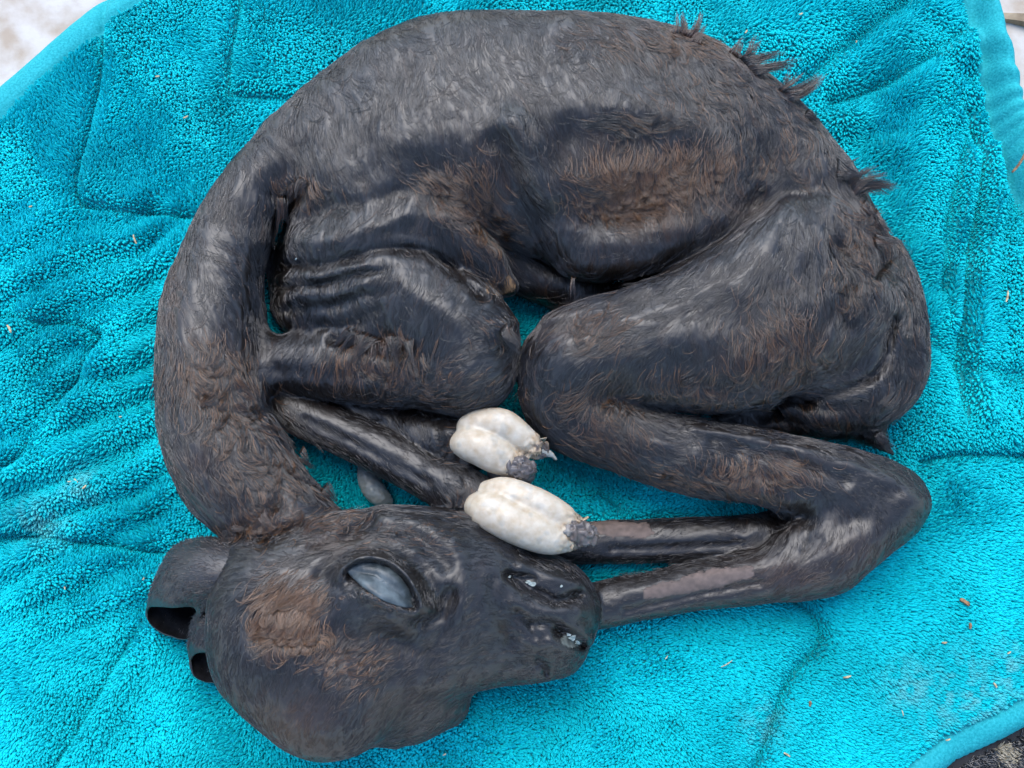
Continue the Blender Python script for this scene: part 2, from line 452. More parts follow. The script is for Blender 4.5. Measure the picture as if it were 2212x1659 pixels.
# local swells and creases, drawn over the layout: line, width, amount (+ swell, - crease)
STROKES = [
    # flank hollow and its rim
    ([(1240, 320), (1330, 345), (1440, 375), (1520, 370)], 85, -24),
    ([(1250, 290), (1320, 272), (1400, 300)], 30, -3),
    ([(1300, 450), (1380, 430)], 50, -16),
    ([(1075, 310), (1095, 350), (1115, 410), (1150, 480), (1190, 560)], 30, -15),
    ([(1110, 260), (1150, 340), (1180, 420)], 34, 16),
    ([(1230, 240), (1380, 225), (1500, 270), (1570, 340)], 45, 4),
    # folds across the chest
    ([(598, 476), (655, 470), (720, 452), (800, 440), (860, 415)], 22, -6),
    ([(598, 526), (640, 520), (720, 515), (800, 495), (880, 462)], 22, 7),
    ([(598, 581), (635, 575), (690, 572), (760, 558), (840, 538), (920, 545), (980, 585), (1040, 640)], 12, -13),
    ([(598, 606), (645, 600), (720, 592), (790, 570)], 11, 7),
    ([(598, 624), (640, 618), (700, 612), (770, 592), (830, 585)], 7, -6),
    ([(598, 646), (650, 640), (720, 638), (780, 615)], 12, 6),
    ([(598, 674), (650, 668), (720, 660), (780, 640), (830, 632)], 10, -5),
    ([(690, 705), (760, 700), (820, 670)], 12, -5),
    ([(870, 610), (930, 650), (990, 690)], 30, 6),
    ([(930, 380), (1000, 370), (1060, 440)], 40, -10),
    ([(960, 430), (1010, 460), (1060, 500)], 30, -15),
    ([(870, 300), (960, 280), (1040, 300)], 60, 6),
    # elbow and upper arm
    ([(830, 740), (850, 800), (820, 850)], 22, -8),
    ([(1050, 720), (1110, 700)], 14, 8),
    ([(720, 735), (790, 745), (870, 760)], 16, -9),
    # thigh and haunch
    ([(1640, 420), (1560, 500), (1440, 570), (1330, 610)], 18, -10),
    ([(1690, 450), (1640, 560), (1600, 620)], 40, 10),
    ([(1180, 690), (1300, 640), (1400, 620)], 16, 8),
    ([(1250, 790), (1400, 740), (1540, 720)], 40, 7),
    ([(1400, 880), (1480, 890), (1560, 905), (1680, 900)], 18, -14),
    ([(1500, 830), (1600, 840), (1700, 800)], 22, -9),
    ([(1810, 540), (1840, 620), (1830, 700)], 26, -14),
    ([(1932, 690), (1918, 760), (1894, 806), (1820, 846), (1736, 868)], 11, -14),
    ([(1920, 560), (1890, 600)], 14, -12),
    ([(1700, 860), (1780, 880), (1850, 880)], 16, -14),
    ([(1840, 620), (1760, 740), (1740, 820)], 16, -8),
    # lower leg
    ([(1640, 1258), (1500, 1285), (1350, 1318)], 9, -7),
    ([(1640, 1225), (1500, 1250), (1350, 1280)], 14, 4),
    ([(1600, 1175), (1450, 1182), (1320, 1186)], 9, -7),
    ([(1500, 925), (1650, 955), (1800, 990), (1930, 1040)], 14, 7),
    ([(1540, 955), (1680, 990), (1830, 1040)], 14, -9),
    ([(1560, 1060), (1650, 1070), (1740, 1090)], 18, 7),
    ([(1960, 1075), (1990, 1085)], 22, 6),
    ([(1860, 1120), (1800, 1160), (1740, 1180)], 24, -7),
    ([(660, 905), (800, 975), (930, 1045)], 9, -6),
    ([(930, 1020), (975, 1050)], 20, 6),
    ([(600, 800), (720, 810), (830, 815)], 14, -5),
    ([(1560, 1090), (1620, 1095), (1690, 1125)], 16, -24),
    ([(1640, 1020), (1700, 1060), (1740, 1120)], 22, -9),
    ([(1600, 985), (1700, 990)], 24, -6),
    ([(1990, 1090), (1900, 1150), (1800, 1170)], 30, 5),
    ([(1740, 990), (1860, 1020), (1960, 1060)], 30, 5),
    # head: brow, lids, cheek, mouth, nostrils
    ([(742, 1228), (768, 1208), (800, 1202), (840, 1212), (876, 1240), (898, 1275), (908, 1312)], 9, 13),
    ([(780, 1275), (820, 1300), (860, 1318), (896, 1326)], 10, 7),
    ([(735, 1240), (765, 1212), (820, 1205), (870, 1232), (905, 1280), (925, 1320)], 17, 13),
    ([(745, 1230), (785, 1220), (835, 1228), (872, 1258), (893, 1305)], 7, -6),
    ([(770, 1185), (840, 1180), (900, 1220), (950, 1290)], 17, -10),
    ([(790, 1290), (850, 1310), (890, 1325)], 16, 10),
    ([(900, 1345), (950, 1330), (970, 1280)], 14, -15),
    ([(840, 1335), (890, 1350), (930, 1320)], 16, 8),
    ([(770, 1190), (830, 1172), (890, 1195)], 22, 9),
    ([(985, 1330), (1000, 1270), (990, 1210)], 18, 6),
    ([(690, 1240), (720, 1215), (750, 1200)], 16, -8),
    ([(680, 1180), (740, 1168), (800, 1120)], 14, -8),
    ([(930, 1400), (965, 1350), (985, 1290)], 13, -6),
    ([(820, 1370), (900, 1400), (930, 1420)], 22, -8),
    ([(760, 1150), (840, 1145), (900, 1170), (960, 1220)], 24, -12),
    ([(830, 1120), (900, 1130), (980, 1170)], 26, 10),
    ([(1098, 1245), (1130, 1264), (1175, 1285), (1205, 1298), (1250, 1284)], 11, -15),
    ([(1100, 1240), (1125, 1246), (1150, 1250)], 9, -9),
    ([(1130, 1222), (1190, 1248), (1250, 1262)], 15, 9),
    ([(1110, 1300), (1180, 1322), (1250, 1322)], 16, 10),
    ([(1120, 1325), (1145, 1352), (1157, 1376)], 10, -8),
    ([(1150, 1348), (1190, 1349), (1212, 1366)], 9, -9),
    ([(1208, 1360), (1236, 1378), (1256, 1394)], 12, -15),
    ([(1190, 1385), (1215, 1402), (1240, 1412)], 12, 8),
    ([(1225, 1345), (1255, 1360), (1272, 1380)], 9, 7),
    ([(1060, 1260), (1075, 1320), (1100, 1380)], 16, -6),
    ([(760, 1240), (810, 1248), (860, 1280), (885, 1302)], 18, -13),
    ([(1164, 1428), (1178, 1440), (1180, 1455)], 7, -9),
    ([(1100, 1300), (1110, 1380), (1150, 1440)], 18, -5),
    ([(1210, 1420), (1180, 1400), (1160, 1390)], 20, 6),
    ([(560, 1170), (600, 1150), (650, 1140)], 16, -12),
    ([(520, 1145), (570, 1120), (600, 1090)], 14, -14),
    ([(560, 1370), (620, 1390), (680, 1375)], 18, -7),
    ([(640, 1260), (600, 1330), (560, 1380)], 30, -6),
    # neck
    ([(640, 415), (612, 480), (594, 560), (586, 640)], 15, -26),
    ([(395, 560), (370, 700), (372, 850), (395, 980)], 14, -5),
    ([(500, 900), (560, 890), (590, 860)], 22, -9),
    ([(440, 860), (520, 850)], 22, -7),
    ([(560, 560), (545, 660), (550, 760)], 20, -6),
    ([(590, 420), (640, 440), (650, 400)], 14, -8),
]

def build_body():
    g_torso = group(FL, TORSO, 60)
    g_fore = group(FL, FORE, 30)
    g_neck = group(FL, NECK, 30)
    g_thigh = group(FL, THIGH, 45)
    g_gaskin = group(FL, GASKIN, 34)
    g_head = group(FL, HEAD, 40)
    D = smin(g_torso, g_neck, 26)
    D = smin(D, g_fore, 50)
    D = smin(D, group(FL, UMBIL, 14), 18)
    D = smin(D, g_thigh, 10)
    D = smin(D, group(FL, TAIL, 7), 12)
    D = smin(D, g_gaskin, 14)
    D = smin(D, group(FL, FAR_CANNON, 8), 6)
    D = smin(D, group(FL, CANNON_A, 8), 5)
    D = smin(D, group(FL, CANNON_B, 8), 5)
    D = smin(D, g_head, 14)
    # local modelling in a band round the surface
    SM = 3.0
    gx, gy = np.meshgrid(np.arange(-60, 2300, SM), np.arange(-120, 1800, SM), indexing='ij')
    G2 = np.stack([gx, gy], -1)
    smap = np.zeros(gx.shape, F32)
    for line, wd, am in STROKES:
        line = catmull(line, 4)
        a = np.floor((line.min(0) - 2.6 * wd - [-60, -120]) / SM).astype(int); b = np.ceil((line.max(0) + 2.6 * wd - [-60, -120]) / SM).astype(int)
        a = np.maximum(a, 0)
        d, _ = seg_dist(G2[a[0]:b[0], a[1]:b[1]], line)
        g2 = G2[a[0]:b[0], a[1]:b[1]]
        mod = (0.9 + 0.6 * noise2(g2 / 40, 13)) if wd < 22 and g2[..., 1].min() < 1080 else 1.0
        smap[a[0]:b[0], a[1]:b[1]] += am * np.exp(-(d / wd) ** 2) * mod
    smap = np.clip(smap, -40, 26)
    calm = np.where((gy > 1090) & (gx < 1300), 0.45, 1.0)
    smap += (1.4 * noise2(G2 / 26, 12) * calm).astype(F32)
    flat = np.flatnonzero((D > -44) & (D < 24))
    i, j, k = np.unravel_index(flat, D.shape)
    P = np.stack([FL.ax[0][i], FL.ax[1][j], FL.ax[2][k]], -1)
    Q = px_of(P.astype(F32))
    u = (Q[:, 0] + 60) / SM; v = (Q[:, 1] + 120) / SM
    iu = np.clip(u.astype(np.int32), 0, smap.shape[0] - 2); iv = np.clip(v.astype(np.int32), 0, smap.shape[1] - 2)
    fu = (u - iu).astype(F32); fv = (v - iv).astype(F32)
    add = (smap[iu, iv] * (1 - fu) + smap[iu + 1, iv] * fu) * (1 - fv) + (smap[iu, iv + 1] * (1 - fu) + smap[iu + 1, iv + 1] * fu) * fv
    add *= np.clip((P[:, 2] - 20) / 40, 0, 1)
    D.reshape(-1)[flat] -= add.astype(F32)
    flat = np.flatnonzero(np.abs(D + 4) < 14)
    i, j, k = np.unravel_index(flat, D.shape)
    P = np.stack([FL.ax[0][i], FL.ax[1][j], FL.ax[2][k]], -1)
    D.reshape(-1)[flat] -= (3.0 * noise3(P / F32(70), 11)).astype(F32)
    # resting on the blanket
    zz = FL.ax[2][None, None, :]
    D += F32(4.0)
    np.maximum(D, (-8 - zz).astype(F32), out=D)
    return D

BODY = build_body()

# ------------------------------------------------------------------ blanket: height of the pile backing in layout position q
EDGE = [(-300, 390), (-60, 200), (20, 128), (120, 45), (210, -30), (320, -110), (420, -300), (2085, -300), (2142, -80), (2160, 10),
        (2185, 110), (2207, 230), (2232, 330), (2290, 450), (2500, 620), (2500, 1370), (2390, 1490), (2290, 1548), (2190, 1604), (2090, 1652), (1980, 1740),
        (1850, 1900), (-300, 1900)]
SEAMS = [  # line, groove width, groove depth
    ([(214, -60), (222, 80), (214, 190), (190, 290), (166, 375), (164, 415), (180, 440), (255, 447), (400, 466), (520, 480)], 9, 15),
    ([(524, -60), (510, 60), (499, 130), (498, 195), (510, 207), (640, 212)], 8, 13),
    ([(-200, 676), (0, 683), (80, 691), (165, 700), (207, 716)], 7, 12),
    ([(207, 716), (170, 800), (125, 875), (70, 945), (10, 1005), (-80, 1090)], 9, 13),
    ([(-200, 1160), (0, 1158), (90, 1160), (210, 1175), (330, 1192), (520, 1200)], 8, 14),
    ([(312, 1345), (255, 1425), (215, 1500), (165, 1590), (118, 1665), (60, 1760)], 10, 12),
    ([(1990, 995), (2060, 985), (2140, 984), (2300, 990)], 8, 14),
    ([(1700, 1290), (1750, 1320), (1772, 1370), (1745, 1420), (1700, 1470), (1665, 1560), (1620, 1680)], 12, 12),
    ([(1800, 215), (1860, 200), (1930, 178), (2000, 130), (2080, 70)], 12, 16),
    ([(1660, 255), (1740, 170), (1830, 95), (1990, -20)], 14, 16),
    ([(2085, 900), (2075, 760), (2085, 600), (2110, 430), (2115, 330), (2090, 250)], 10, 17),
    ([(2040, 620), (2050, 500), (2060, 400), (2085, 300)], 12, 12),
    ([(1990, 720), (2040, 760), (2090, 800), (2212, 820)], 14, 12),
    ([(2100, -40), (2112, 60), (2128, 150), (2150, 290), (2180, 420), (2240, 560)], 12, 20),
    ([(1560, 1240), (1440, 1200), (1300, 1060)], 10, 6),
]
RIDGES = [  # line, width, height
    ([(235, 730), (195, 815), (150, 890), (95, 960), (30, 1025)], 26, 16),
    ([(335, 1360), (285, 1440), (240, 1520), (190, 1600), (150, 1670)], 34, 18),
    ([(240, 30), (250, 120), (240, 230), (205, 330), (185, 400)], 28, 12),
    ([(1820, 260), (1920, 215), (2020, 150), (2090, 100)], 34, 22),
    ([(1720, 250), (1800, 170), (1900, 90), (2010, 10)], 26, 12),
    ([(1900, 330), (1990, 290), (2050, 240)], 26, 10),
    ([(1860, 290), (1960, 360), (2050, 330)], 40, 9),
    ([(2120, 900), (2108, 760), (2118, 600), (2142, 440), (2140, 330)], 20, 18),
    ([(2060, 700), (2070, 560), (2088, 420), (2100, 340)], 16, 14),
    ([(1960, 560), (2020, 480), (2040, 380)], 26, 10),
    ([(2140, -40), (2150, 60), (2175, 180), (2200, 300), (2260, 430)], 34, 30),
    ([(1800, 1320), (1815, 1380), (1780, 1450), (1730, 1540), (1690, 1640)], 40, 12),
    ([(1690, 1380), (1650, 1450), (1610, 1550)], 36, 10),
    ([(360, 330), (300, 420), (230, 420)], 40, 8),
    ([(1990, 940), (2080, 930), (2200, 925)], 40, 10),
    ([(1500, 120), (1650, 60), (1780, -40)], 60, 14),
]

def edge_dist(q):
    d, _ = seg_dist(q, EDGE + [EDGE[0]])
    return np.where(in_poly(q, EDGE), d, -d)

def blanket_height(q):
    h = 13 * noise2(q / 230, 1) + 7 * noise2(q / 95, 2) + 2.5 * noise2(q / 34, 3) + 46 * np.clip((q[..., 0] - 1960) / 250, 0, 1) ** 2 * np.clip((1150 - q[..., 1]) / 400, 0, 1)
    w = q + 26 * np.stack([noise2(q / 150, 4), noise2(q / 150, 5)], -1)
    # long diagonal pleats on the left
    u = w[..., 0] * 0.42 + w[..., 1] * 0.91
    left = np.clip((470 - q[..., 0]) / 150, 0, 1) * np.clip((q[..., 1] - 380) / 160, 0, 1) * np.clip((1440 - q[..., 1]) / 150, 0, 1)
    amp = 0.6 + 0.6 * noise2(q / 170, 6)
    h = h + left * 19 * amp * np.sin(u / 12.5)
    # softer fan of pleats upper right
    rx = q - np.array([2300., 240.])
    ang = np.arctan2(rx[..., 1], -rx[..., 0])
    fan = np.clip((q[..., 0] - 1650) / 150, 0, 1) * np.clip((960 - q[..., 1]) / 150, 0, 1)
    h = h + fan * 9 * amp * np.sin(ang * 26 + 2.5 * noise2(q / 120, 7))
    for line, wd, dp in RIDGES:
        lo = np.min(line, 0) - 3 * wd; hi = np.max(line, 0) + 3 * wd
        m = (q[..., 0] > lo[0]) & (q[..., 0] < hi[0]) & (q[..., 1] > lo[1]) & (q[..., 1] < hi[1])
        if m.any():
            d, _ = seg_dist(q[m], catmull(line, 4))
            h[m] += 1.5 * dp * np.exp(-(d / wd) ** 2)
    for line, wd, dp in SEAMS:
        lo = np.min(line, 0) - 8 * wd; hi = np.max(line, 0) + 8 * wd
        m = (q[..., 0] > lo[0]) & (q[..., 0] < hi[0]) & (q[..., 1] > lo[1]) & (q[..., 1] < hi[1])
        if m.any():
            d, _ = seg_dist(q[m], catmull(line, 4))
            h[m] -= 0.9 * dp * np.exp(-(d / wd) ** 2) + 0.8 * dp * np.exp(-(d / (3.2 * wd)) ** 2)
    # the padding swells where the weight presses it down beside the body
    p3 = at(q[..., 0], q[..., 1], np.full(q.shape[:-1], 12.0))
    sd = FL.sample(BODY, p3)
    inside = (p3[..., 0] > FL.lo[0] + 8) & (p3[..., 0] < FL.ax[0][-1] - 8) & (p3[..., 1] > FL.lo[1] + 8) & (p3[..., 1] < FL.ax[1][-1] - 8)
    h = h + np.where(inside, 13 * np.exp(-((sd - 26) / 20) ** 2) - 12 * np.exp(-(np.clip(sd, 0, None) / 12) ** 2), 0)
    # rounded drop at the outer edge
    e = np.clip(edge_dist(q), 0, None)
    r = np.clip(e / 52, 0, 1)
    round_ = np.sqrt(np.clip(1 - (1 - r) ** 2, 0, 1))
    g = np.exp(-((e - 78) / 9) ** 2)                 # the step where the binding meets the pile
    return -58 + (h + 58) * round_ - 7 * g * (e > 1) - 5 * (e < 78)

GROUND_Z = -60
def blanket_z(xy):
    """height on the blanket for world positions (layout units)"""
    q = px_of(np.concatenate([xy, np.zeros(xy.shape[:-1] + (1,))], -1))
    return blanket_height(q), q

# ground sheet
gs = 4000 * 12
mesh_obj('ground', [(-gs, -gs, GROUND_Z), (gs, -gs, GROUND_Z), (gs, gs, GROUND_Z), (-gs, gs, GROUND_Z)], [(0, 1, 2, 3)], M_GROUND, False,
         label='pale speckled concrete ground around the turquoise blanket', kind='structure')

blanket = link(bpy.data.objects.new('fleece_blanket', None), label='turquoise plush fleece blanket with stitched seams lying under the dark calf', cat='blanket')
blanket.location = (0, 0, 0)

def grid_sheet(x0, x1, y0, y1, step):
    xs = np.arange(x0, x1 + step, step); ys = np.arange(y0, y1 + step, step)
    X, Y = np.meshgrid(xs, ys, indexing='ij')
    return X, Y

def sheet_faces(keep):
    nx, ny = keep.shape
    idx = np.arange(nx * ny).reshape(nx, ny)
    k = keep[:-1, :-1] & keep[1:, :-1] & keep[1:, 1:] & keep[:-1, 1:]
    return np.stack([idx[:-1, :-1][k], idx[1:, :-1][k], idx[1:, 1:][k], idx[:-1, 1:][k]], 1), idx

def compact(v, f):
    used = np.unique(f)
    mp = np.full(len(v), -1); mp[used] = np.arange(len(used))
    return v[used], mp[f], used

STEP = 6
X, Y = grid_sheet(-1420, 1420, -1120, 1240, STEP)
XY = np.stack([X, Y], -1)
Z, Q = blanket_z(XY)
E = edge_dist(Q)
V = np.stack([X, Y, Z], -1).reshape(-1, 3)
for nm, keep, mt in (('pile_backing', E > 74, M_BACK), ('smooth_binding', (E > 0) & (E < 90), M_BIND)):
    f, _ = sheet_faces(keep)
    v, f, _ = compact(V, f)
    if nm == 'smooth_binding':
        v = v.copy()
    else:
        v = v - np.array([0, 0, 1.5])
    mesh_obj(nm, v, f, mt, True, parent=blanket)

# ------------------------------------------------------------------ the calf's body as one mesh
FLOW = np.array([  # x, y, direction x, direction y, length, lift
    (700, 250, .35, 1, 34, .10), (900, 120, .3, 1, 34, .10), (1100, 70, .35, 1, 34, .12), (1350, 90, .5, 1, 36, .15), (1600, 180, .5, 1, 36, .18), (1800, 330, .1, 1, 36, .18),
    (800, 330, .25, 1, 32, .08), (1000, 250, .35, 1, 32, .08), (1200, 200, .1, 1, 36, .10), (1450, 250, .1, 1, 38, .12), (1650, 380, -.5, 1, 34, .10),
    (1080, 330, .4, 1, 36, .10), (1150, 420, .3, 1, 36, .10), (1300, 330, .5, .9, 42, .25), (1400, 400, .1, 1, 55, .35), (1300, 440, .7, .6, 50, .25), (1500, 380, -.2, 1, 45, .25),
    (1250, 540, -.15, 1, 32, .10), (1400, 540, -.2, 1, 32, .10), (1560, 470, -.3, 1, 32, .10),
    (720, 480, -.35, 1, 26, .06), (860, 480, -.3, 1, 26, .06), (700, 600, -.15, 1, 26, .06), (850, 600, -.45, 1, 28, .08), (980, 430, .6, 1, 45, .3), (1050, 520, .5, 1, 40, .3),
    (950, 690, -.5, .9, 30, .10), (760, 690, .0, 1, 34, .12), (1050, 760, -.9, .3, 32, .15), (900, 800, -.9, .3, 28, .12), (720, 800, -.3, 1, 16, .05), (620, 790, -.2, 1, 14, .05), (1080, 850, -.6, .5, 26, .12),
    (560, 420, .3, 1, 30, .10), (500, 560, .7, .8, 28, .08), (420, 600, .1, 1, 24, .06), (540, 700, .5, 1, 28, .12), (460, 780, .2, 1, 34, .25), (380, 800, .1, 1, 16, .04), (470, 900, .3, 1, 34, .25), (560, 880, .6, .8, 34, .2),
    (400, 1000, .5, .9, 18, .06), (520, 1020, .5, 1, 32, .2), (620, 1040, .6, .8, 34, .2), (600, 1130, .9, -.3, 30, .15), (690, 1120, .9, .1, 26, .1),
    (780, 930, .8, .5, 12, .04), (900, 1010, .8, .5, 14, .05), (970, 1050, .3, 1, 26, .18), (940, 950, .4, .9, 24, .15),
    (1750, 480, -.2, 1, 34, .14), (1850, 500, .1, 1, 34, .25), (1700, 600, -.4, 1, 38, .2), (1560, 650, -.7, .8, 36, .15), (1400, 720, -.9, .45, 36, .14), (1250, 720, -.8, .6, 36, .14),
    (1200, 820, -.2, 1, 30, .12), (1350, 830, .6, .6, 36, .2), (1500, 790, .4, .9, 36, .2), (1650, 760, .2, 1, 38, .2), (1700, 860, .9, .2, 34, .2), (1830, 620, .1, 1, 34, .25),
    (1880, 700, -.6, .9, 20, .06), (1970, 700, .2, 1, 22, .08), (1940, 850, -.4, 1, 28, .15), (1830, 850, .8, .4, 28, .15), (1750, 920, .7, .6, 34, .3),
    (1230, 930, .2, 1, 36, .2), (1350, 960, .9, .6, 40, .18), (1500, 950, .9, .3, 30, .12), (1480, 1030, .8, .5, 36, .2), (1650, 960, .9, .25, 18, .06), (1620, 1040, .7, .7, 36, .25),
    (1800, 1020, .9, .3, 14, .05), (1930, 1060, .8, .5, 12, .04), (1850, 1110, .3, 1, 14, .05), (1750, 1130, -.3, 1, 22, .1), (1880, 1190, -.1, 1, 14, .05), (1750, 1240, -.8, .5, 20, .08),
    (1600, 1260, -1, .25, 12, .03), (1400, 1290, -1, .2, 10, .03), (1500, 1160, -1, .15, 12, .04), (1350, 1165, -1, .1, 10, .03),
    (500, 1250, -.9, -.2, 14, .05), (560, 1210, -.8, -.4, 16, .06), (600, 1300, -.5, .8, 34, .3), (580, 1370, .2, 1, 30, .3), (680, 1330, .5, .8, 18, .08), (480, 1380, -.4, .9, 12, .04),
    (560, 1480, -.4, .8, 16, .05), (650, 1560, -.2, .9, 14, .04), (760, 1560, -.3, .8, 12, .03), (700, 1430, -.5, .7, 18, .07), (850, 1480, -.8, .5, 12, .04), (800, 1400, -.7, .5, 20, .08), (880, 1570, -.6, .7, 12, .04),
    (980, 1450, -.9, .3, 12, .03), (1080, 1420, -1, .2, 10, .03), (1180, 1420, -.8, .4, 8, .03), (1100, 1330, -.9, .2, 10, .03), (1220, 1320, -.8, -.2, 8, .03), (1180, 1230, -.9, .0, 8, .03), (1050, 1230, -.9, .1, 10, .03),
    (950, 1300, -.6, .8, 14, .04), (950, 1150, -.8, -.3, 12, .04), (850, 1140, -.7, .4, 18, .06), (720, 1180, -.8, .3, 22, .1), (760, 1290, -.8, .5, 12, .04), (850, 1340, -.7, .6, 14, .05), (800, 1230, -.7, -.3, 10, .03),
])
def flow_at(q):
    w = np.zeros((len(q), len(FLOW)), F32)
    out = np.zeros((len(q), 4), F32)
    for s in range(0, len(q), 20000):
        d = ((q[s:s + 20000, None, :] - FLOW[None, :, :2]) ** 2).sum(-1)
        ww = 1 / (d + 900) ** 2
        ww /= ww.sum(1, keepdims=True)
        out[s:s + 20000] = ww @ FLOW[:, 2:]
    return out

bv, bf = surface(FL, BODY)
bq = px_of(bv)
# matted wet hair: fine ridges that run with the lie of the coat
vn = FL.grad(BODY, bv, 6)
vf = flow_at(bq)
va = 0.5 * noise3(bv / 110, 31) + 0.35 * noise3(bv / 42, 32) + 0.25 * noise3(bv / 18, 34)
vt = np.stack([vf[:, 0] * np.cos(va) - vf[:, 1] * np.sin(va), -(vf[:, 0] * np.sin(va) + vf[:, 1] * np.cos(va)), 0 * va], 1)
vt -= (vt * vn).sum(1, keepdims=True) * vn
vt /= np.linalg.norm(vt, axis=1, keepdims=True) + 1e-6
streak = np.zeros(len(bv))
reach = np.clip(vf[:, 2:3] * 1.1, 12, 55)
for u_ in np.linspace(-0.5, 0.5, 9):
    pp = bv + vt * reach * u_
    streak += noise3(pp / 6.5, 36) + 0.6 * noise3(pp / 13, 37)
streak /= 9
streak *= np.clip(vf[:, 2] / 26, 0.35, 1.15)
bv = bv + vn * (2.6 * streak)[:, None]

# ---- coat colour in layout position (the coat itself is browner in places)
BROWN = [  # centre, radii, strength
    ((1380, 400), (120, 70), 1.0), ((1330, 330), (110, 60), 0.5), ((1010, 420), (70, 50), 0.6), ((625, 1305), (52, 60), 1.0), ((600, 1368), (48, 24), 0.9),
    ((760, 1420), (90, 55), 0.35), ((640, 1560), (90, 70), 0.7), ((450, 800), (90, 90), 0.5), ((420, 1000), (70, 60), 0.35),
    ((560, 1130), (70, 40), 0.5), ((370, 620), (30, 160), 0.5), ((700, 1160), (90, 30), 0.4), ((1480, 60), (60, 30), 0.7), ((1350, 60), (120, 30), 0.4),
    ((1680, 1010), (80, 40), 0.4), ((1700, 1240), (120, 40), 0.5), ((1850, 1190), (80, 50), 0.4), ((1600, 110), (60, 40), 0.6), ((640, 400), (50, 40), 0.4),
    ((760, 820), (60, 40), 0.4), ((1250, 700), (100, 40), 0.4), ((1680, 760), (110, 70), 0.45), ((1880, 470), (60, 50), 0.4), ((950, 1180), (200, 60), 0.0),
    ((900, 1500), (120, 60), 0.25), ((1020, 360), (60, 60), 0.35), ((1600, 420), (80, 50), 0.3), ((1300, 560), (150, 40), 0.25)]
def brown_at(q):
    b = np.zeros(q.shape[:-1])
    for c, r, s in BROWN:
        d = ((q[..., 0] - c[0]) / r[0]) ** 2 + ((q[..., 1] - c[1]) / r[1]) ** 2
        b = np.maximum(b, s * np.exp(-d))
    return b
BALD = [[(1268, 1130), (1310, 1124), (1395, 1128), (1414, 1150), (1390, 1163), (1330, 1160), (1272, 1152)],
        [(1388, 1285), (1402, 1268), (1460, 1250), (1540, 1228), (1632, 1224), (1625, 1246), (1560, 1268), (1470, 1285), (1400, 1294)]]
def skin_colour(q, p):
    n = noise3(p / 40, 21)[:, None]
    base = np.array([0.009, 0.0065, 0.0055]) * (1 + 0.25 * n)
    b = brown_at(q)[:, None]
    c = base * (1 - b) + b * np.array([0.045, 0.022, 0.011])
    for poly in BALD:
        m = in_poly(q + 5 * np.stack([noise2(q / 9, 22), noise2(q / 9, 23)], -1), poly)
        c[m] = np.array([0.15, 0.108, 0.09]) * (1 + 0.3 * noise3(p[m] / 8, 24)[:, None])
    m = in_poly(q, [(1052, 600), (1085, 596), (1115, 598), (1113, 628), (1075, 640), (1050, 630)])
    c[m] = np.array([0.30, 0.17, 0.07])
    m = np.hypot((q[:, 0] - 1235) / 24, (q[:, 1] - 1384) / 14) < 1
    c[m] = np.array([0.22, 0.25, 0.22]) * (0.6 + 0.5 * noise3(p[m] / 7, 25)[:, None])
    m = np.hypot((q[:, 0] - 385) / 40, (q[:, 1] - 1215) / 40) < 1
    return c
scol = skin_colour(bq, bv)
calf = mesh_obj('newborn_calf', bv, bf, M_SKIN, True, scol,
                label='curled up dark brown black newborn calf with wet coat lying on the turquoise blanket', cat='calf')

# ------------------------------------------------------------------ coat
def face_samples(v, f, n, weight):
    a, b, c, d = (v[f[:, i]] for i in range(4))
    ar = 0.5 * np.linalg.norm(np.cross(c - a, d - b), axis=1) * weight
    cs = np.cumsum(ar); cs /= cs[-1]
    i = np.searchsorted(cs, rng.random(n))
    s, t = rng.random(n)[:, None], rng.random(n)[:, None]
    return (a[i] * (1 - s) + b[i] * s) * (1 - t) + (d[i] * (1 - s) + c[i] * s) * t

def grow(roots, dirs, length, lift, k=6, wave=0.0, fld=None, D=None, r0=0.42, r1=0.12):
    """strands lying along the surface"""
    n = len(roots)
    nm = FL.grad(BODY, roots, 6)
    t = dirs - (dirs * nm).sum(1, keepdims=True) * nm
    t /= np.linalg.norm(t, axis=1, keepdims=True) + 1e-6
    bi = np.cross(nm, t)
    bend = rng.normal(0, 0.2, n) + wave
    P = np.zeros((n, k, 3))
    P[:, 0] = roots - nm * 1.0
    cur = roots.copy()
    step = length / (k - 1)
    for i in range(1, k):
        u = i / (k - 1)
        a = bend * u
        dd = t * np.cos(a)[:, None] + bi * np.sin(a)[:, None]
        cur = cur + dd * step[:, None]
        s = FL.sample(BODY, cur)
        nn = np.stack([FL.sample(BODY, cur + e_) - s for e_ in np.eye(3) * 6.0], -1)
        nn /= np.linalg.norm(nn, axis=1, keepdims=True) + 1e-9
        cur = cur - nn * s[:, None]
        t = dd - (dd * nn).sum(1, keepdims=True) * nn
        t /= np.linalg.norm(t, axis=1, keepdims=True) + 1e-6
        bi = np.cross(nn, t)
        P[:, i] = cur + nn * (0.6 + lift * length * u ** 1.4)[:, None]
    u = np.linspace(0, 1, k)[None, :]
    R = (r0 * (1 - u) + r1 * u) * np.ones((n, 1))
    return P, R

def clump(P, size, amount, seed):
    n, k = P.shape[:2]
    mid = P[:, 0] + 6 * np.stack([noise3(P[:, 0] / 15, seed + i) for i in range(3)], -1)
    key = np.floor(mid / size + rng.random(3) * 7).astype(np.int64)
    key = (key[:, 0] + 2000) * 16000000 + (key[:, 1] + 2000) * 4000 + key[:, 2] + 2000
    _, inv = np.unique(key, return_inverse=True)
    inv = inv.ravel()
    cnt = np.bincount(inv)
    u = np.linspace(0, 1, k) ** 1.3
    for i in range(1, k):
        mean = np.stack([np.bincount(inv, P[:, i, j]) for j in range(3)], 1) / cnt[:, None]
        P[:, i] += (mean[inv] - P[:, i]) * (amount * u[i])[..., None]
    return P, inv

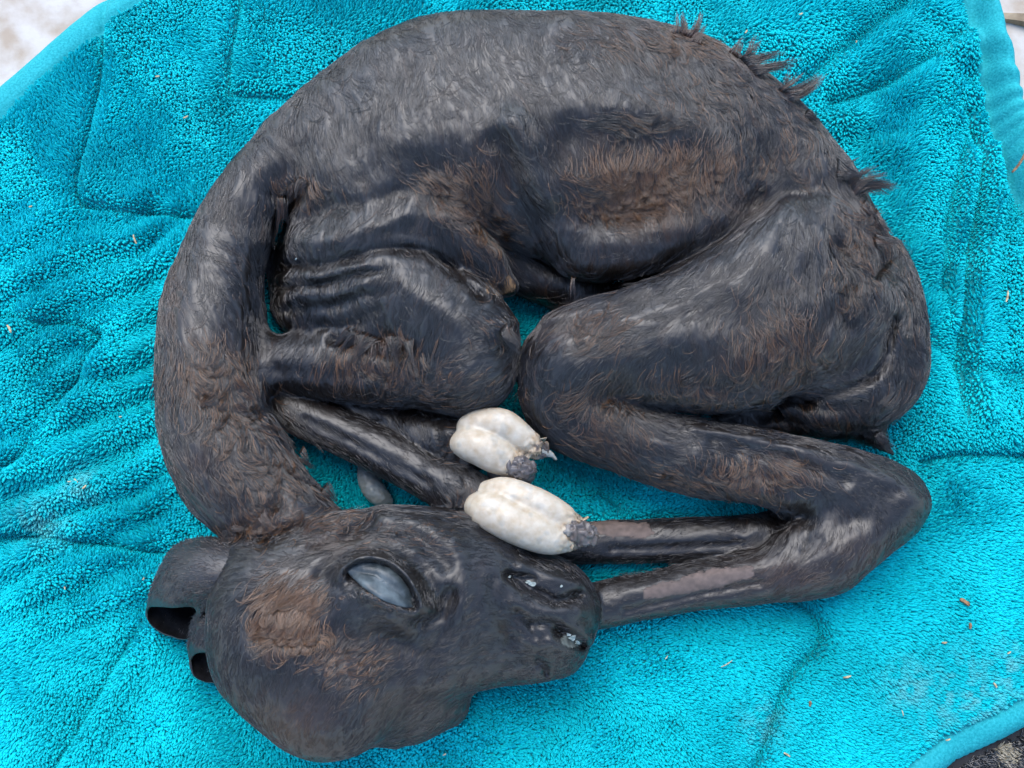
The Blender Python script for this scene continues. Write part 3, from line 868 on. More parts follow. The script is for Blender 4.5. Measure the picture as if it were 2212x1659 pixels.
NH = 2000 if PREVIEW else 115000
fn = np.cross(bv[bf[:, 2]] - bv[bf[:, 0]], bv[bf[:, 3]] - bv[bf[:, 1]])
fn /= np.linalg.norm(fn, axis=1, keepdims=True) + 1e-9
fc = bv[bf].mean(1)
fq = px_of(fc)
view = CAMP - fc
view /= np.linalg.norm(view, axis=1, keepdims=True)
facing = (fn * view).sum(1)
wt = np.clip(facing * 1.6 + 0.75, 0, 1) * (fc[:, 2] > 4)
fine = np.where((fq[:, 1] > 1090) & (fq[:, 0] < 1300), 1.5, 1.0)
fine = np.where((fq[:, 1] > 1180) & (fq[:, 1] < 1490) & (fq[:, 0] > 1080) & (fq[:, 0] < 1300), 2.2, fine)
roots = face_samples(bv, bf, NH, wt * fine)
rq = px_of(roots)
ok = np.ones(len(roots), bool)
for poly in BALD: ok &= ~in_poly(rq + rng.normal(0, 4.5, rq.shape), poly)
ok &= ~in_poly(rq, [(748, 1232), (785, 1216), (845, 1228), (885, 1268), (900, 1312), (850, 1296), (790, 1268)])
ok &= ~in_poly(rq, [(1060, 600), (1115, 596), (1113, 630), (1065, 638)])
ok &= np.hypot((rq[:, 0] - 1235) / 22, (rq[:, 1] - 1384) / 12) > 1
roots, rq = roots[ok], rq[ok]
fl = flow_at(rq)
ang = 0.5 * noise3(roots / 110, 31) + 0.25 * noise3(roots / 42, 32) + 0.07 * rng.normal(size=len(roots))
dx = fl[:, 0] * np.cos(ang) - fl[:, 1] * np.sin(ang)
dy = fl[:, 0] * np.sin(ang) + fl[:, 1] * np.cos(ang)
dirs = np.stack([dx, -dy, np.zeros_like(dx)], 1)
length = fl[:, 2] * 1.65 * rng.uniform(0.6, 1.25, len(roots))
lift = fl[:, 3] * 0.16 * rng.uniform(0.2, 1.3, len(roots))
P, R = grow(roots, dirs, length, lift, wave=0.45 * noise3(roots / 35, 33))
P, inv = clump(P, 17, 0.8, 41)
P, inv2 = clump(P, 34, 0.35, 45)
R *= np.clip(length / 30, 0.62, 1.0)[:, None]
bcl = rng.random(inv.max() + 1)[inv]
b = np.clip(brown_at(rq) * 1.1 + 0.14 * noise3(roots / 30, 35) - 0.04 + 0.16 * (bcl > 0.93), 0, 1)[:, None] * rng.uniform(0.4, 1, (len(roots), 1))
hc = np.array([0.0098, 0.0072, 0.0062]) * (0.8 + 0.4 * bcl[:, None]) * (1 - b) + b * np.array([0.11, 0.048, 0.017])
strands_obj('coat', P, R, M_HAIR, hc, parent=calf, kind='stuff')

# ------------------------------------------------------------------ finding the surface of the body under a layout position
def surf_at(px, py):
    px = np.atleast_1d(np.asarray(px, float)); py = np.atleast_1d(np.asarray(py, float))
    z = np.full(px.shape, 415.0); done = np.zeros(px.shape, bool)
    for _ in range(260):
        p = at(px, py, z)
        d = FL.sample(BODY, p)
        hit = d < 0.3
        done |= hit
        z = np.where(done, z, z - np.maximum(1.2, 0.5 * d))
        z = np.maximum(z, -5)
    return at(px, py, z), done

# ------------------------------------------------------------------ loose wet locks that stand off the coat
def lock(b0, tip, width, n, z_tip=None, curl=0.0, brown=0.3, seed=0):
    """a pointed bundle of strands from a root on the coat to a tip (layout position)"""
    r = np.random.default_rng(500 + seed)
    zt = b0[2] + (10 if z_tip is None else z_tip)
    t0 = at(tip[0], tip[1], zt)
    ax = t0 - b0; L = np.linalg.norm(ax); ax /= L
    side = np.cross(ax, [0, 0, 1]); side /= np.linalg.norm(side) + 1e-6
    up = np.cross(side, ax)
    k = 7
    P = np.zeros((n, k, 3)); R = np.zeros((n, k))
    sub = r.integers(0, 4, n)
    stip = (r.normal(0, 0.10, (4, 3)) * L)[sub]
    sbase = (r.normal(0, 0.45, 4) * width)[sub][:, None]
    o = r.normal(0, 1, (n, 2)) * width * np.array([0.2, 0.12]) + np.concatenate([sbase, 0 * sbase], 1)
    ln = r.uniform(0.35, 1.0, n) ** 0.7
    cv = curl + r.normal(0, 0.06, (n, 1)) + 0.05
    for i in range(k):
        u = i / (k - 1)
        taper = (1 - u) ** 0.8 + 0.06
        c = b0 + ax * (L * u * ln)[:, None] + side * (cv * L * math.sin(u * math.pi * 0.8) * 0.5)
        c = c + (side * o[:, :1] + up * o[:, 1:]) * taper + r.normal(0, 0.35, (n, 3)) * u + stip * u ** 1.5
        c[:, 2] += L * 0.08 * math.sin(u * math.pi)
        P[:, i] = c - (up * 5 if i == 0 else 0)
        R[:, i] = 0.42 * (1 - u) + 0.1
    col = np.array([0.010, 0.0085, 0.008]) * r.uniform(0.6, 1.4, (n, 1))
    m = r.random((n, 1)) < brown
    col = np.where(m, np.array([0.075, 0.036, 0.018]) * r.uniform(0.4, 1.3, (n, 1)), col)
    return P, R, col

LOCKS = [  # base, tip, width, strands, height change, curl, brown
    ((1478, 62), (1462, 30), 12, 40, 8, .1, .7), ((1490, 66), (1484, 36), 14, 50, 6, -.1, .8), ((1500, 72), (1508, 28), 12, 50, 6, .1, .9), ((1512, 86), (1516, 50), 12, 40, 6, 0, .9),
    ((1590, 106), (1606, 80), 14, 40, 6, 0, .9), ((1610, 118), (1640, 82), 14, 50, 10, .1, .6), ((1618, 128), (1690, 100), 16, 70, 10, .12, .4), ((1632, 142), (1722, 116), 16, 80, 10, .16, .3),
    ((1698, 190), (1722, 150), 12, 40, 6, .1, .5), ((1708, 196), (1776, 152), 18, 110, 8, .28, .25), ((1712, 204), (1760, 168), 12, 50, 2, .2, .3), ((1752, 240), (1772, 268), 14, 60, 0, -.3, .1),
    ((1822, 350), (1872, 362), 18, 90, 6, .55, .15), ((1830, 356), (1850, 342), 10, 30, 4, .2, .4), ((1850, 400), (1908, 378), 18, 70, 4, -.3, .5), ((1862, 410), (1945, 406), 22, 110, 2, -.22, .5), ((1870, 416), (1924, 414), 18, 70, 2, -.15, .6),
    ((1876, 440), (1900, 470), 16, 60, 0, .3, .4), ((1896, 470), (1930, 500), 16, 60, 0, .3, .4), ((1900, 520), (1946, 520), 14, 50, 2, .2, .5),
    ((600, 395), (618, 350), 10, 30, 8, .2, .7), ((600, 420), (598, 500), 16, 60, -20, -.2, .5), ((615, 425), (632, 490), 14, 60, -25, .3, .4), ((640, 400), (668, 378), 12, 40, 6, .4, .7), ((648, 395), (628, 432), 14, 50, -15, .3, .5), ((660, 385), (642, 440), 12, 50, -12, .2, .4),
    ((800, 720), (770, 800), 22, 90, -10, .15, .35), ((820, 730), (815, 812), 22, 90, -12, -.1, .4), ((850, 720), (852, 792), 22, 90, -10, .1, .3), ((780, 720), (735, 780), 18, 70, -16, .1, .3), ((840, 740), (836, 810), 16, 60, -8, .1, .6), ((760, 715), (716, 756), 16, 60, -16, .1, .3), ((880, 730), (905, 790), 16, 60, -6, .1, .3),
    ((1080, 715), (1128, 748), 22, 110, 0, .35, .1), ((1100, 706), (1130, 738), 16, 70, -4, .3, .1),
    ((640, 985), (676, 1008), 18, 60, -6, -.2, .3), ((630, 960), (652, 980), 16, 50, -4, -.2, .3), ((665, 1040), (690, 1050), 16, 60, -4, -.2, .3), ((690, 1060), (722, 1090), 18, 70, -6, -.2, .3), ((500, 1130), (540, 1140), 18, 60, -4, .2, .6), ((560, 1110), (600, 1140), 18, 60, 4, .2, .6), ((590, 1120), (540, 1155), 18, 60, -6, .2, .7),
    ((1238, 594), (1238, 662), 6, 24, -14, .06, .6),
    ((1890, 930), (1932, 978), 18, 120, -4, .1, .05),
    ((452, 378), (470, 345), 6, 12, 6, .1, .2), ((1130, 22), (1142, 6), 6, 12, 2, .2, .2),
]
lb = np.array([l_[0] for l_ in LOCKS], float)
edge_lock = (lb[:, 0] > 1400) & (lb[:, 1] < 560)
inw = np.array([1300.0, 420.0]) - lb
lb += np.where(edge_lock, 16.0, 0.0)[:, None] * inw / np.linalg.norm(inw, axis=1, keepdims=True)
LROOT, _ = surf_at(lb[:, 0], lb[:, 1])
PL, RL, CL = zip(*[lock(LROOT[i], t_, w_, (int(n_ * (1.7 if edge_lock[i] else 1))) if not PREVIEW else 3, z_, c_, br_, i) for i, (b_, t_, w_, n_, z_, c_, br_) in enumerate(LOCKS)])
strands_obj('loose_locks', np.concatenate(PL), np.concatenate(RL), M_HAIR, np.concatenate(CL), parent=calf, kind='stuff')

# ------------------------------------------------------------------ ruffled longer hair in patches
WN = 100 if PREVIEW else 4000
wsel = rng.choice(np.flatnonzero((fl[:, 2] > 24) & (rq[:, 1] < 1130)), WN)
wp, wf = roots[wsel], fl[wsel]
wa = 0.9 * noise3(wp / 55, 81) + 0.5 * noise3(wp / 24, 82)
wd_ = np.stack([wf[:, 0] * np.cos(wa) - wf[:, 1] * np.sin(wa), -(wf[:, 0] * np.sin(wa) + wf[:, 1] * np.cos(wa)), 0 * wa], 1)
P, R = grow(wp, wd_, wf[:, 2] * rng.uniform(1.2, 2.3, WN), rng.uniform(0.01, 0.05, WN), k=8, wave=1.1 * noise3(wp / 30, 83), r0=0.6, r1=0.14)
P, winv = clump(P, 24, 0.9, 84)
wt_ = rng.random(winv.max() + 1)[winv][:, None]
wc = np.where(wt_ > 0.8, np.array([0.05, 0.027, 0.015]), np.array([0.0075, 0.0065, 0.0068])) * (0.7 + 0.6 * rng.random((WN, 1)))
strands_obj('wet_wisps', P, R, M_HAIR, wc, parent=calf, kind='stuff')
RUFF = [  # centre, radii, strands, length, lift, direction, turn spread, brown
    ((1390, 370), (110, 55), 1500, 62, .30, (.15, 1), .5, .85), ((1330, 420), (60, 40), 800, 60, .25, (.5, .8), .5, .9), ((1470, 360), (60, 50), 500, 60, .3, (-.1, 1), .4, .7),
    ((1260, 410), (50, 30), 500, 56, .2, (.9, .5), .4, .25), ((1560, 340), (30, 40), 250, 60, .25, (.1, 1), .3, .7), ((1350, 265), (80, 18), 500, 60, .25, (1, .35), .3, .15),
    ((1000, 410), (60, 50), 900, 58, .30, (.5, 1), .5, .5), ((1050, 500), (40, 50), 600, 52, .25, (.4, 1), .4, .4), ((930, 380), (40, 20), 200, 46, .3, (.6, .9), .4, .6),
    ((620, 1320), (55, 55), 1300, 46, .30, (-.5, .9), .5, .95), ((650, 1375), (40, 20), 500, 36, .3, (.6, .6), .8, .9), ((680, 1290), (30, 40), 200, 36, .15, (-.4, .9), .4, .8),
    ((450, 820), (80, 70), 1100, 46, .28, (.2, 1), .6, .5), ((520, 900), (60, 60), 900, 44, .25, (.5, .9), .6, .35), ((560, 1020), (80, 60), 1100, 46, .25, (.5, .9), .6, .35), ((560, 1130), (60, 30), 500, 44, .25, (.3, .9), .9, .6),
    ((1480, 90), (80, 25), 400, 44, .25, (.5, .8), .5, .7), ((1340, 80), (120, 40), 400, 44, .2, (.6, .8), .4, .4), ((1700, 300), (120, 80), 700, 46, .18, (.4, 1), .6, .25), ((1550, 200), (150, 60), 700, 46, .18, (.6, 1), .5, .3),
    ((1680, 740), (90, 80), 1000, 52, .25, (.1, 1), .7, .45), ((1500, 830), (90, 40), 900, 48, .25, (-.2, 1), .7, .25), ((1300, 700), (70, 40), 500, 50, .18, (-.8, .7), .4, .4), ((1300, 860), (70, 50), 600, 56, .22, (-.6, .9), .5, .35),
    ((1880, 500), (60, 70), 900, 46, .3, (.4, 1), .9, .4), ((1840, 600), (50, 60), 600, 46, .25, (-.1, 1), .8, .2), ((1760, 895), (90, 30), 1300, 58, .3, (.3, 1), .6, .12), ((1860, 925), (50, 20), 700, 50, .3, (.3, 1), .6, .05), ((1700, 905), (50, 16), 600, 46, .3, (.2, 1), .6, .1), ((1960, 700), (26, 120), 700, 52, .12, (.05, 1), .3, .05), ((1930, 870), (40, 30), 500, 50, .2, (-.3, 1), .4, .05),
    ((1620, 1020), (100, 40), 900, 46, .25, (.5, .9), .5, .5), ((1450, 1040), (120, 30), 600, 44, .22, (.8, .6), .4, .3), ((1300, 950), (70, 50), 700, 54, .2, (.7, .7), .5, .25),
    ((820, 770), (90, 50), 1200, 56, .22, (-.3, 1), .4, .35), ((960, 830), (110, 40), 900, 38, .2, (-.8, .4), .7, .2), ((1060, 700), (50, 30), 300, 44, .15, (.8, .5), .4, .1), ((990, 1075), (26, 30), 700, 44, .35, (.8, .6), .4, .1), ((1000, 1110), (16, 20), 300, 44, .3, (.9, .5), .3, .05), ((970, 965), (26, 26), 600, 42, .3, (.8, .5), .4, .1),
    ((815, 1292), (60, 10), 260, 15, .05, (-.6, -.7), .3, .1), ((860, 1318), (40, 8), 150, 15, .05, (-.5, -.8), .3, .1), ((835, 1212), (60, 6), 120, 16, .05, (.4, .9), .3, .0),
    ((700, 1130), (80, 20), 500, 36, .2, (.7, -.2), .6, .5), ((640, 400), (50, 30), 300, 44, .25, (.2, 1), .6, .5), ((760, 1430), (80, 40), 600, 26, .1, (-.7, .6), .4, .5), ((900, 1160), (90, 30), 400, 24, .1, (-.8, .3), .4, .2),
]
rp_, rd_, rl_, rf_, rb_ = [], [], [], [], []
for c_, r_, n_, l_, f_, d_, sp_, b_ in RUFF:
    n_ = 10 if PREVIEW else n_
    g_ = rng.normal(0, 0.6, (n_, 2)) * r_ + c_
    p_, hit = surf_at(g_[:, 0], g_[:, 1])
    p_, g_ = p_[hit], g_[hit]
    a_ = sp_ * (1.3 * noise3(p_ / 22, 71) + 0.5 * rng.normal(size=len(p_)) * 0.5)
    rd_.append(np.stack([d_[0] * np.cos(a_) - d_[1] * np.sin(a_), -(d_[0] * np.sin(a_) + d_[1] * np.cos(a_)), 0 * a_], 1))
    rp_.append(p_); rl_.append(l_ * rng.uniform(0.5, 1.15, len(p_))); rf_.append(f_ * rng.uniform(0.3, 1.2, len(p_)))
    rb_.append(np.where(rng.random(len(p_)) < b_, rng.uniform(0.3, 1, len(p_)), 0.0))
rp_ = np.concatenate(rp_); rl_ = np.concatenate(rl_); rb_ = np.concatenate(rb_)[:, None]
P, R = grow(rp_, np.concatenate(rd_), rl_, np.concatenate(rf_), k=7, wave=0.9 * noise3(rp_ / 25, 72), r0=0.55, r1=0.12)
P, _ = clump(P, 20, 0.85, 73)
hc = np.array([0.0105, 0.009, 0.0085]) * (1 - rb_) + rb_ * np.array([0.17, 0.078, 0.028])
strands_obj('ruffled_hair', P, R, M_HAIR, hc, parent=calf, kind='stuff')

# ------------------------------------------------------------------ eye: swollen grey lid bulging out of the socket
eo = np.array([(750, 1233), (768, 1221), (792, 1216), (820, 1220), (848, 1234), (870, 1256), (886, 1282), (896, 1310), (880, 1313), (855, 1306), (828, 1295), (800, 1278), (774, 1256)])
eo = catmull(np.vstack([eo, eo[:1]]), 4)[:-1]
ec = np.array([832.0, 1258.0])
rings = 12
ev, ef = [], []
eq = np.array([ec + (eo - ec) * (1 - i / rings) for i in range(rings + 1)])
ep = surf_at(eq[..., 0].ravel(), eq[..., 1].ravel())[0].reshape(rings + 1, -1, 3)
for i in range(rings + 1):
    u = 1 - i / rings
    p = ep[i]
    p[:, 2] += 17 * math.sqrt(max(0, 1 - u ** 2)) - 3.5 * (u > 0.99)
    ev.append(p)
ne = len(eo)
ev = np.vstack(ev)
for i in range(rings):
    for j in range(ne):
        ef.append((i * ne + j, i * ne + (j + 1) % ne, (i + 1) * ne + (j + 1) % ne, (i + 1) * ne + j))
eye = mesh_obj('eye', ev, np.array(ef), M_EYE, parent=calf)
eye['label'] = 'swollen cloudy blue grey eye between the dark lids'
eye.modifiers.new('solid', 'SOLIDIFY').thickness = 0.002

# ------------------------------------------------------------------ ears: soft folded funnels
def funnel(name, rings, mat, col, sub=6, thick=0.0022):
    R0 = np.array([at([p[0] for p in r], [p[1] for p in r], [p[2] for p in r]) for r in rings])
    m = R0.shape[1]
    closed = np.concatenate([R0, R0[:, :1]], 1)
    across = np.array([catmull(np.vstack([r[-2:-1], r, r[1:2]]), sub)[sub:-sub] for r in closed])[:, :-1]
    along = np.array([catmull(across[:, j], sub) for j in range(across.shape[1])]).transpose(1, 0, 2)
    a, b = along.shape[:2]
    f = [((i + 1) * b + j, (i + 1) * b + (j + 1) % b, i * b + (j + 1) % b, i * b + j) for i in range(a - 1) for j in range(b)]
    v = along.reshape(-1, 3)
    v = v + 1.2 * np.stack([noise3(v / 14, 60 + i) for i in range(3)], -1)
    o = mesh_obj(name, v, np.array(f), mat, True, np.tile(col, (len(v), 1)) * (1 + 0.4 * noise3(v / 18, 66)[:, None]), parent=calf)
    md = o.modifiers.new('solid', 'SOLIDIFY'); md.thickness = thick; md.offset = 0
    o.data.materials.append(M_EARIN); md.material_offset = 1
    # short hair on the outside
    dv = np.gradient(along, axis=0); du = np.roll(along, -1, 1) - np.roll(along, 1, 1)
    nn = np.cross(du, dv); nn /= np.linalg.norm(nn, axis=-1, keepdims=True) + 1e-9
    cen = along.mean(1, keepdims=True)
    nn *= np.sign(((along - cen) * nn).sum(-1, keepdims=True))
    nh = 60 if PREVIEW else 6000
    i = rng.integers(0, a - 7, nh); j = rng.integers(0, b, nh)
    s_, t_ = rng.random((nh, 1)), rng.random((nh, 1)); j2 = (j + 1) % b
    root = (along[i, j] * (1 - s_) + along[i + 1, j] * s_) * (1 - t_) + (along[i, j2] * (1 - s_) + along[i + 1, j2] * s_) * t_
    d = dv[i, j] / (np.linalg.norm(dv[i, j], axis=1, keepdims=True) + 1e-9) + rng.normal(0, 0.25, (nh, 3))
    ln = rng.uniform(6, 12, (nh, 1))
    P = np.stack([root + nn[i, j] * (2.4 + 0.8 * u) + d * ln * u for u in np.linspace(0, 1, 4)], 1)
    R = np.ones((nh, 1)) * np.array([[0.45, 0.4, 0.3, 0.1]])
    bc = rng.random((nh, 1)) < 0.25
    hc = np.where(bc, np.array([0.05, 0.028, 0.018]), np.array([0.016, 0.015, 0.016])) * rng.uniform(0.6, 1.3, (nh, 1))
    strands_obj('ear_hair', P, R, M_HAIR, hc, parent=o, kind='stuff')
    return o, v
ear1 = [
    [(525, 1180, 190), (525, 1215, 235), (525, 1270, 225), (520, 1300, 170), (515, 1300, 90), (515, 1240, 80), (515, 1190, 100)],
    [(448, 1162, 140), (436, 1200, 220), (450, 1262, 232), (468, 1300, 175), (462, 1310, 80), (450, 1250, 50), (446, 1190, 70)],
    [(385, 1178, 100), (374, 1212, 180), (408, 1262, 218), (446, 1302, 175), (432, 1330, 60), (405, 1290, 25), (386, 1210, 40)],
    [(352, 1222, 80), (345, 1252, 150), (384, 1282, 198), (436, 1305, 165), (422, 1348, 85), (380, 1335, 52), (346, 1270, 55)],
    [(328, 1285, 70), (330, 1285, 120), (370, 1300, 178), (430, 1308, 150), (414, 1368, 78), (372, 1362, 50), (330, 1325, 52)],
    [(316, 1328, 65), (324, 1312, 95), (366, 1311, 160), (424, 1314, 140), (410, 1377, 78), (370, 1375, 58), (328, 1353, 58)],
]
ear2 = [
    [(500, 1350, 150), (510, 1380, 140), (515, 1420, 120), (500, 1440, 90), (490, 1400, 60), (480, 1350, 80)],
    [(432, 1326, 110), (450, 1350, 135), (485, 1400, 120), (492, 1440, 80), (450, 1430, 50), (422, 1360, 55)],
    [(412, 1380, 75), (430, 1390, 110), (470, 1408, 112), (492, 1450, 75), (460, 1462, 48), (416, 1420, 50)],
    [(411, 1430, 65), (428, 1410, 92), (466, 1414, 98), (492, 1458, 72), (462, 1476, 54), (422, 1463, 54)],
]
M_EAR = M_SKIN
M_EARIN = mat_plain('shaded_ear_lining', (0.003, 0.003, 0.0035), (0.007, 0.007, 0.008), 150, 1.0)  # black hair inside the ear, painted darker still for the shade in the funnel
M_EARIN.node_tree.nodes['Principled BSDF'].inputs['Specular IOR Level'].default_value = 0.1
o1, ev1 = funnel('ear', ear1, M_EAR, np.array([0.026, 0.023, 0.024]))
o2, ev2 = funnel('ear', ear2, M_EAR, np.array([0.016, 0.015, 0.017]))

# ------------------------------------------------------------------ pale dried flakes on the lips and lid corner
M_FLAKE = mat_plain('dried_flake', (0.25, 0.3, 0.28), (0.5, 0.55, 0.5), 200, 0.5)
for fi, (fx, fy, fr) in enumerate([(1150, 1262, 9), (1142, 1257, 6), (1212, 1266, 4), (1236, 1378, 10), (1228, 1370, 6), (1246, 1388, 7), (893, 1311, 5), (1100, 1246, 4), (640, 560, 3)]):
    rr_ = np.random.default_rng(300 + fi)
    aa_ = np.linspace(0, 2 * math.pi, 9)[:-1]
    rad_ = fr * rr_.uniform(0.4, 1.2, 8)
    fp, _ = surf_at(np.append(fx + rad_ * np.cos(aa_), fx), np.append(fy + 0.7 * rad_ * np.sin(aa_), fy))
    fp[:, 2] += 3.0 + rr_.normal(0, 0.8, 9)
    fo = mesh_obj('dried_flake', fp, [(i_, (i_ + 1) % 8, 8) for i_ in range(8)], M_FLAKE, False, parent=calf)
    fo.modifiers.new('solid', 'SOLIDIFY').thickness = 0.0006

# ------------------------------------------------------------------ hooves: pale soft claws with frayed tips
HOOF_CREAM = np.array([0.54, 0.48, 0.385]); HOOF_TAN = np.array([0.40, 0.26, 0.12]); HOOF_DARK = np.array([0.07, 0.062, 0.06]); HOOF_GREY = np.array([0.30, 0.33, 0.33])
def lump_mesh(chains, k, name, parent, colour, seed, rough=2.2, fine=0.3, vox=2.0, tips=(), lab=None):
    """a solid grown from swept tubes; tips: (x, y, z, reach) where it frays and stains"""
    pts = np.vstack([np.asarray(c, float) for c in chains])
    Pw = at(pts[:, 0], pts[:, 1], pts[:, 2])
    r = pts[:, 3].max() + 14
    f_ = Field((Pw - r).min(0), (Pw + r).max(0), vox)
    D = group(f_, chains, k)
    flat = np.flatnonzero(np.abs(D) < 15)
    p = f_.lo + f_.vox * np.stack(np.unravel_index(flat, D.shape), -1)
    def fray(x):
        t = np.zeros(len(x))
        for tx, ty, tz, rr in tips:
            t = np.maximum(t, np.clip(1.25 - np.linalg.norm(x - at(tx, ty, tz), axis=1) / rr, 0, 1))
        return t
    fr = fray(p)
    dn = rough * noise3(p / 42, seed) + fine * noise3(p / 7, seed + 1) + fr * (6 * noise3(p / 10, seed + 2) + 4 * noise3(p / 5, seed + 3))
    D.reshape(-1)[flat] += dn.astype(F32)
    v, f = surface(f_, D)
    t = fray(v)[:, None]
    n1 = noise3(v / 17, seed + 4)[:, None]; n2 = noise3(v / 7, seed + 5)[:, None]
    col = np.asarray(colour) * (1 + 0.07 * n1 + 0.05 * n2)
    st = np.clip(1.6 * t + 0.5 * n2 - 0.1, 0, 1) * np.clip(t * 3, 0, 1)
    col = col * (1 - 0.6 * st) + HOOF_TAN * 0.6 * st
    dk = np.clip((t - 0.45) * 2.2 + 0.8 * n2, 0, 1) * (t > 0.25)
    col = col * (1 - dk) + HOOF_DARK * dk
    gr = np.clip(n1 * 1.4 - 0.5, 0, 0.35)
    col = col * (1 - gr) + HOOF_GREY * gr
    o = mesh_obj(name, v, f, M_HOOF, True, np.clip(col, 0.01, 1), parent=parent)
    if lab: o['label'] = lab
    return o

def frills(centre, axis, radius, count, reach, parent, seed, colour=HOOF_CREAM):
    """torn soft flaps round an open claw tip"""
    r = np.random.default_rng(seed)
    c = at(*centre); d = at(*axis) - c; d /= np.linalg.norm(d)
    s1 = np.cross(d, [0, 0, 1.0]); s1 /= np.linalg.norm(s1); s2 = np.cross(d, s1)
    for m in range(count):
        a0 = 2 * math.pi * (m + r.uniform(-.25, .25)) / count
        half = math.pi / count * r.uniform(0.8, 2.6)
        if r.random() < 0.22: continue
        L = reach * r.uniform(0.3, 1.8); flare = r.uniform(-0.55, 0.55)
        rad = radius * r.uniform(0.82, 1.05)
        v, f = [], []
        nu, nw = 6, 5
        for i in range(nu):
            u = i / (nu - 1)
            for j in range(nw):
                w = (j / (nw - 1) - 0.5) * 2
                a = a0 + half * w * (1 - 0.55 * u * r.uniform(0.6, 1.2))
                rr = rad * (1 + flare * u ** 2) + r.normal(0, 2.0) * u
                v.append(c + d * (L * u - 4 + r.normal(0, 1.0) * u) + (s1 * math.cos(a) + s2 * math.sin(a)) * rr)
        for i in range(nu - 1):
            for j in range(nw - 1):
                f.append((i * nw + j, i * nw + j + 1, (i + 1) * nw + j + 1, (i + 1) * nw + j))
        v = np.array(v)
        st = np.repeat(np.linspace(0, 1, nu), nw)[:, None]
        tone = r.uniform(0.2, 0.8)
        col = np.asarray(colour) * (1 - st * tone) + HOOF_TAN * st * tone
        o = mesh_obj('torn_flap', v, np.array(f), M_HOOF, True, col, parent=parent)
        md = o.modifiers.new('solid', 'SOLIDIFY'); md.thickness = 0.0013; md.offset = 0
        o.modifiers.new('smooth', 'SUBSURF').render_levels = 1

def empty(name, parent, label):
    o = link(bpy.data.objects.new(name, None), parent=parent)
    o['label'] = label
    return o

h1 = empty('hoof', calf, 'upper pale hoof with two split claws and a torn open tip')
w1 = lump_mesh([[(1002, 958, 160, 30), (1026, 962, 172, 40), (1062, 978, 174, 40), (1098, 1000, 168, 30), (1114, 1008, 164, 27)],
                [(1016, 925, 160, 30), (1044, 916, 170, 33), (1086, 918, 174, 35), (1124, 942, 168, 31), (1150, 962, 162, 26), (1168, 972, 156, 18)]],
               7, 'hoof_wall', h1, HOOF_CREAM, 140, tips=[(1122, 1014, 168, 42), (1172, 972, 158, 44)])
lump_mesh([[(1104, 1003, 174, 24), (1124, 1010, 177, 24), (1138, 1011, 172, 19)]], 5, 'claw_core', h1, (0.11, 0.10, 0.10), 150, 3.0, 5.0, lab='dark grey crumbly core inside the torn tip')
lump_mesh([[(1150, 968, 165, 14), (1172, 975, 160, 11), (1190, 982, 154, 7), (1202, 993, 148, 3)]], 5, 'claw_tip', h1, (0.36, 0.37, 0.34), 155, 2.5, 2.0, lab='curled pale pointed tip of the rear claw')
lump_mesh([[(1076, 1016, 135, 24), (1106, 1028, 130, 29), (1130, 1026, 126, 24)]], 6, 'sole', h1, (0.10, 0.10, 0.10), 160, 2.0, 1.5, lab='dark grey sole under the torn claw')
frills((1116, 1008, 166), (1150, 1018, 170), 24, 11, 15, w1, 31)
frills((1158, 966, 160), (1195, 978, 158), 17, 7, 12, w1, 32, (0.42, 0.42, 0.36))
h2 = empty('hoof', calf, 'lower long pale hoof resting against the muzzle')
w2 = lump_mesh([[(1036, 1094, 178, 32), (1062, 1106, 194, 42), (1125, 1136, 194, 43), (1180, 1156, 182, 38), (1220, 1160, 170, 30), (1238, 1162, 164, 25)],
                [(1056, 1064, 168, 26), (1092, 1066, 182, 34), (1150, 1086, 184, 37), (1205, 1116, 174, 34), (1238, 1140, 164, 27), (1250, 1148, 160, 22)]],
               9, 'hoof_wall', h2, HOOF_CREAM, 170, tips=[(1256, 1154, 168, 56)])
lump_mesh([[(1225, 1148, 176, 30), (1250, 1152, 173, 30), (1272, 1158, 166, 22)]], 5, 'claw_core', h2, (0.12, 0.105, 0.10), 180, 4.0, 6.0, lab='grey brown crumbly core at the frayed tip')
frills((1232, 1152, 166), (1275, 1166, 160), 31, 13, 16, w2, 33)
frills((1248, 1152, 164), (1285, 1166, 160), 20, 9, 14, w2, 34, (0.45, 0.40, 0.32))
lump_mesh([[(1030, 1128, 150, 22), (1090, 1166, 145, 24), (1160, 1186, 136, 18)]], 6, 'sole', h2, (0.14, 0.16, 0.15), 190, 2.0, 1.0, lab='grey green sole rim beneath the claw')
h3 = empty('hoof', calf, 'translucent grey hoof tip showing between forelegs and neck')
lump_mesh([[(788, 1005, 22, 16), (798, 1040, 26, 24), (820, 1070, 24, 22), (836, 1082, 20, 14)]], 6, 'hoof_wall', h3, (0.24, 0.28, 0.29), 200, 4.0, 1.2)

# ------------------------------------------------------------------ pile of the blanket
SP = 40.0 if PREVIEW else 4.5
gx, gy = np.meshgrid(np.arange(-130, 2342, SP), np.arange(-130, 1790, SP), indexing='ij')
gx = gx.ravel(); gy = gy.ravel()
NT = len(gx)
qx = gx + rng.uniform(-.5, .5, NT) * SP; qy = gy + rng.uniform(-.5, .5, NT) * SP
xy = at(qx, qy, np.zeros(NT))[:, :2]
z, q = blanket_z(xy)
e = edge_dist(q)
under = FL.sample(BODY, np.column_stack([xy, np.full(NT, 14.0)])) < -22
keep = (e > 80) & ~under
xy, z, q, e = xy[keep], z[keep], q[keep], e[keep]
n = len(xy)
root = np.column_stack([xy, z])
h = 4.0
zx = blanket_z(xy + [h, 0])[0]; zy = blanket_z(xy + [0, h])[0]
nm = np.column_stack([-(zx - z) / h, -(zy - z) / h, np.ones(n)])
nm /= np.linalg.norm(nm, axis=1, keepdims=True)
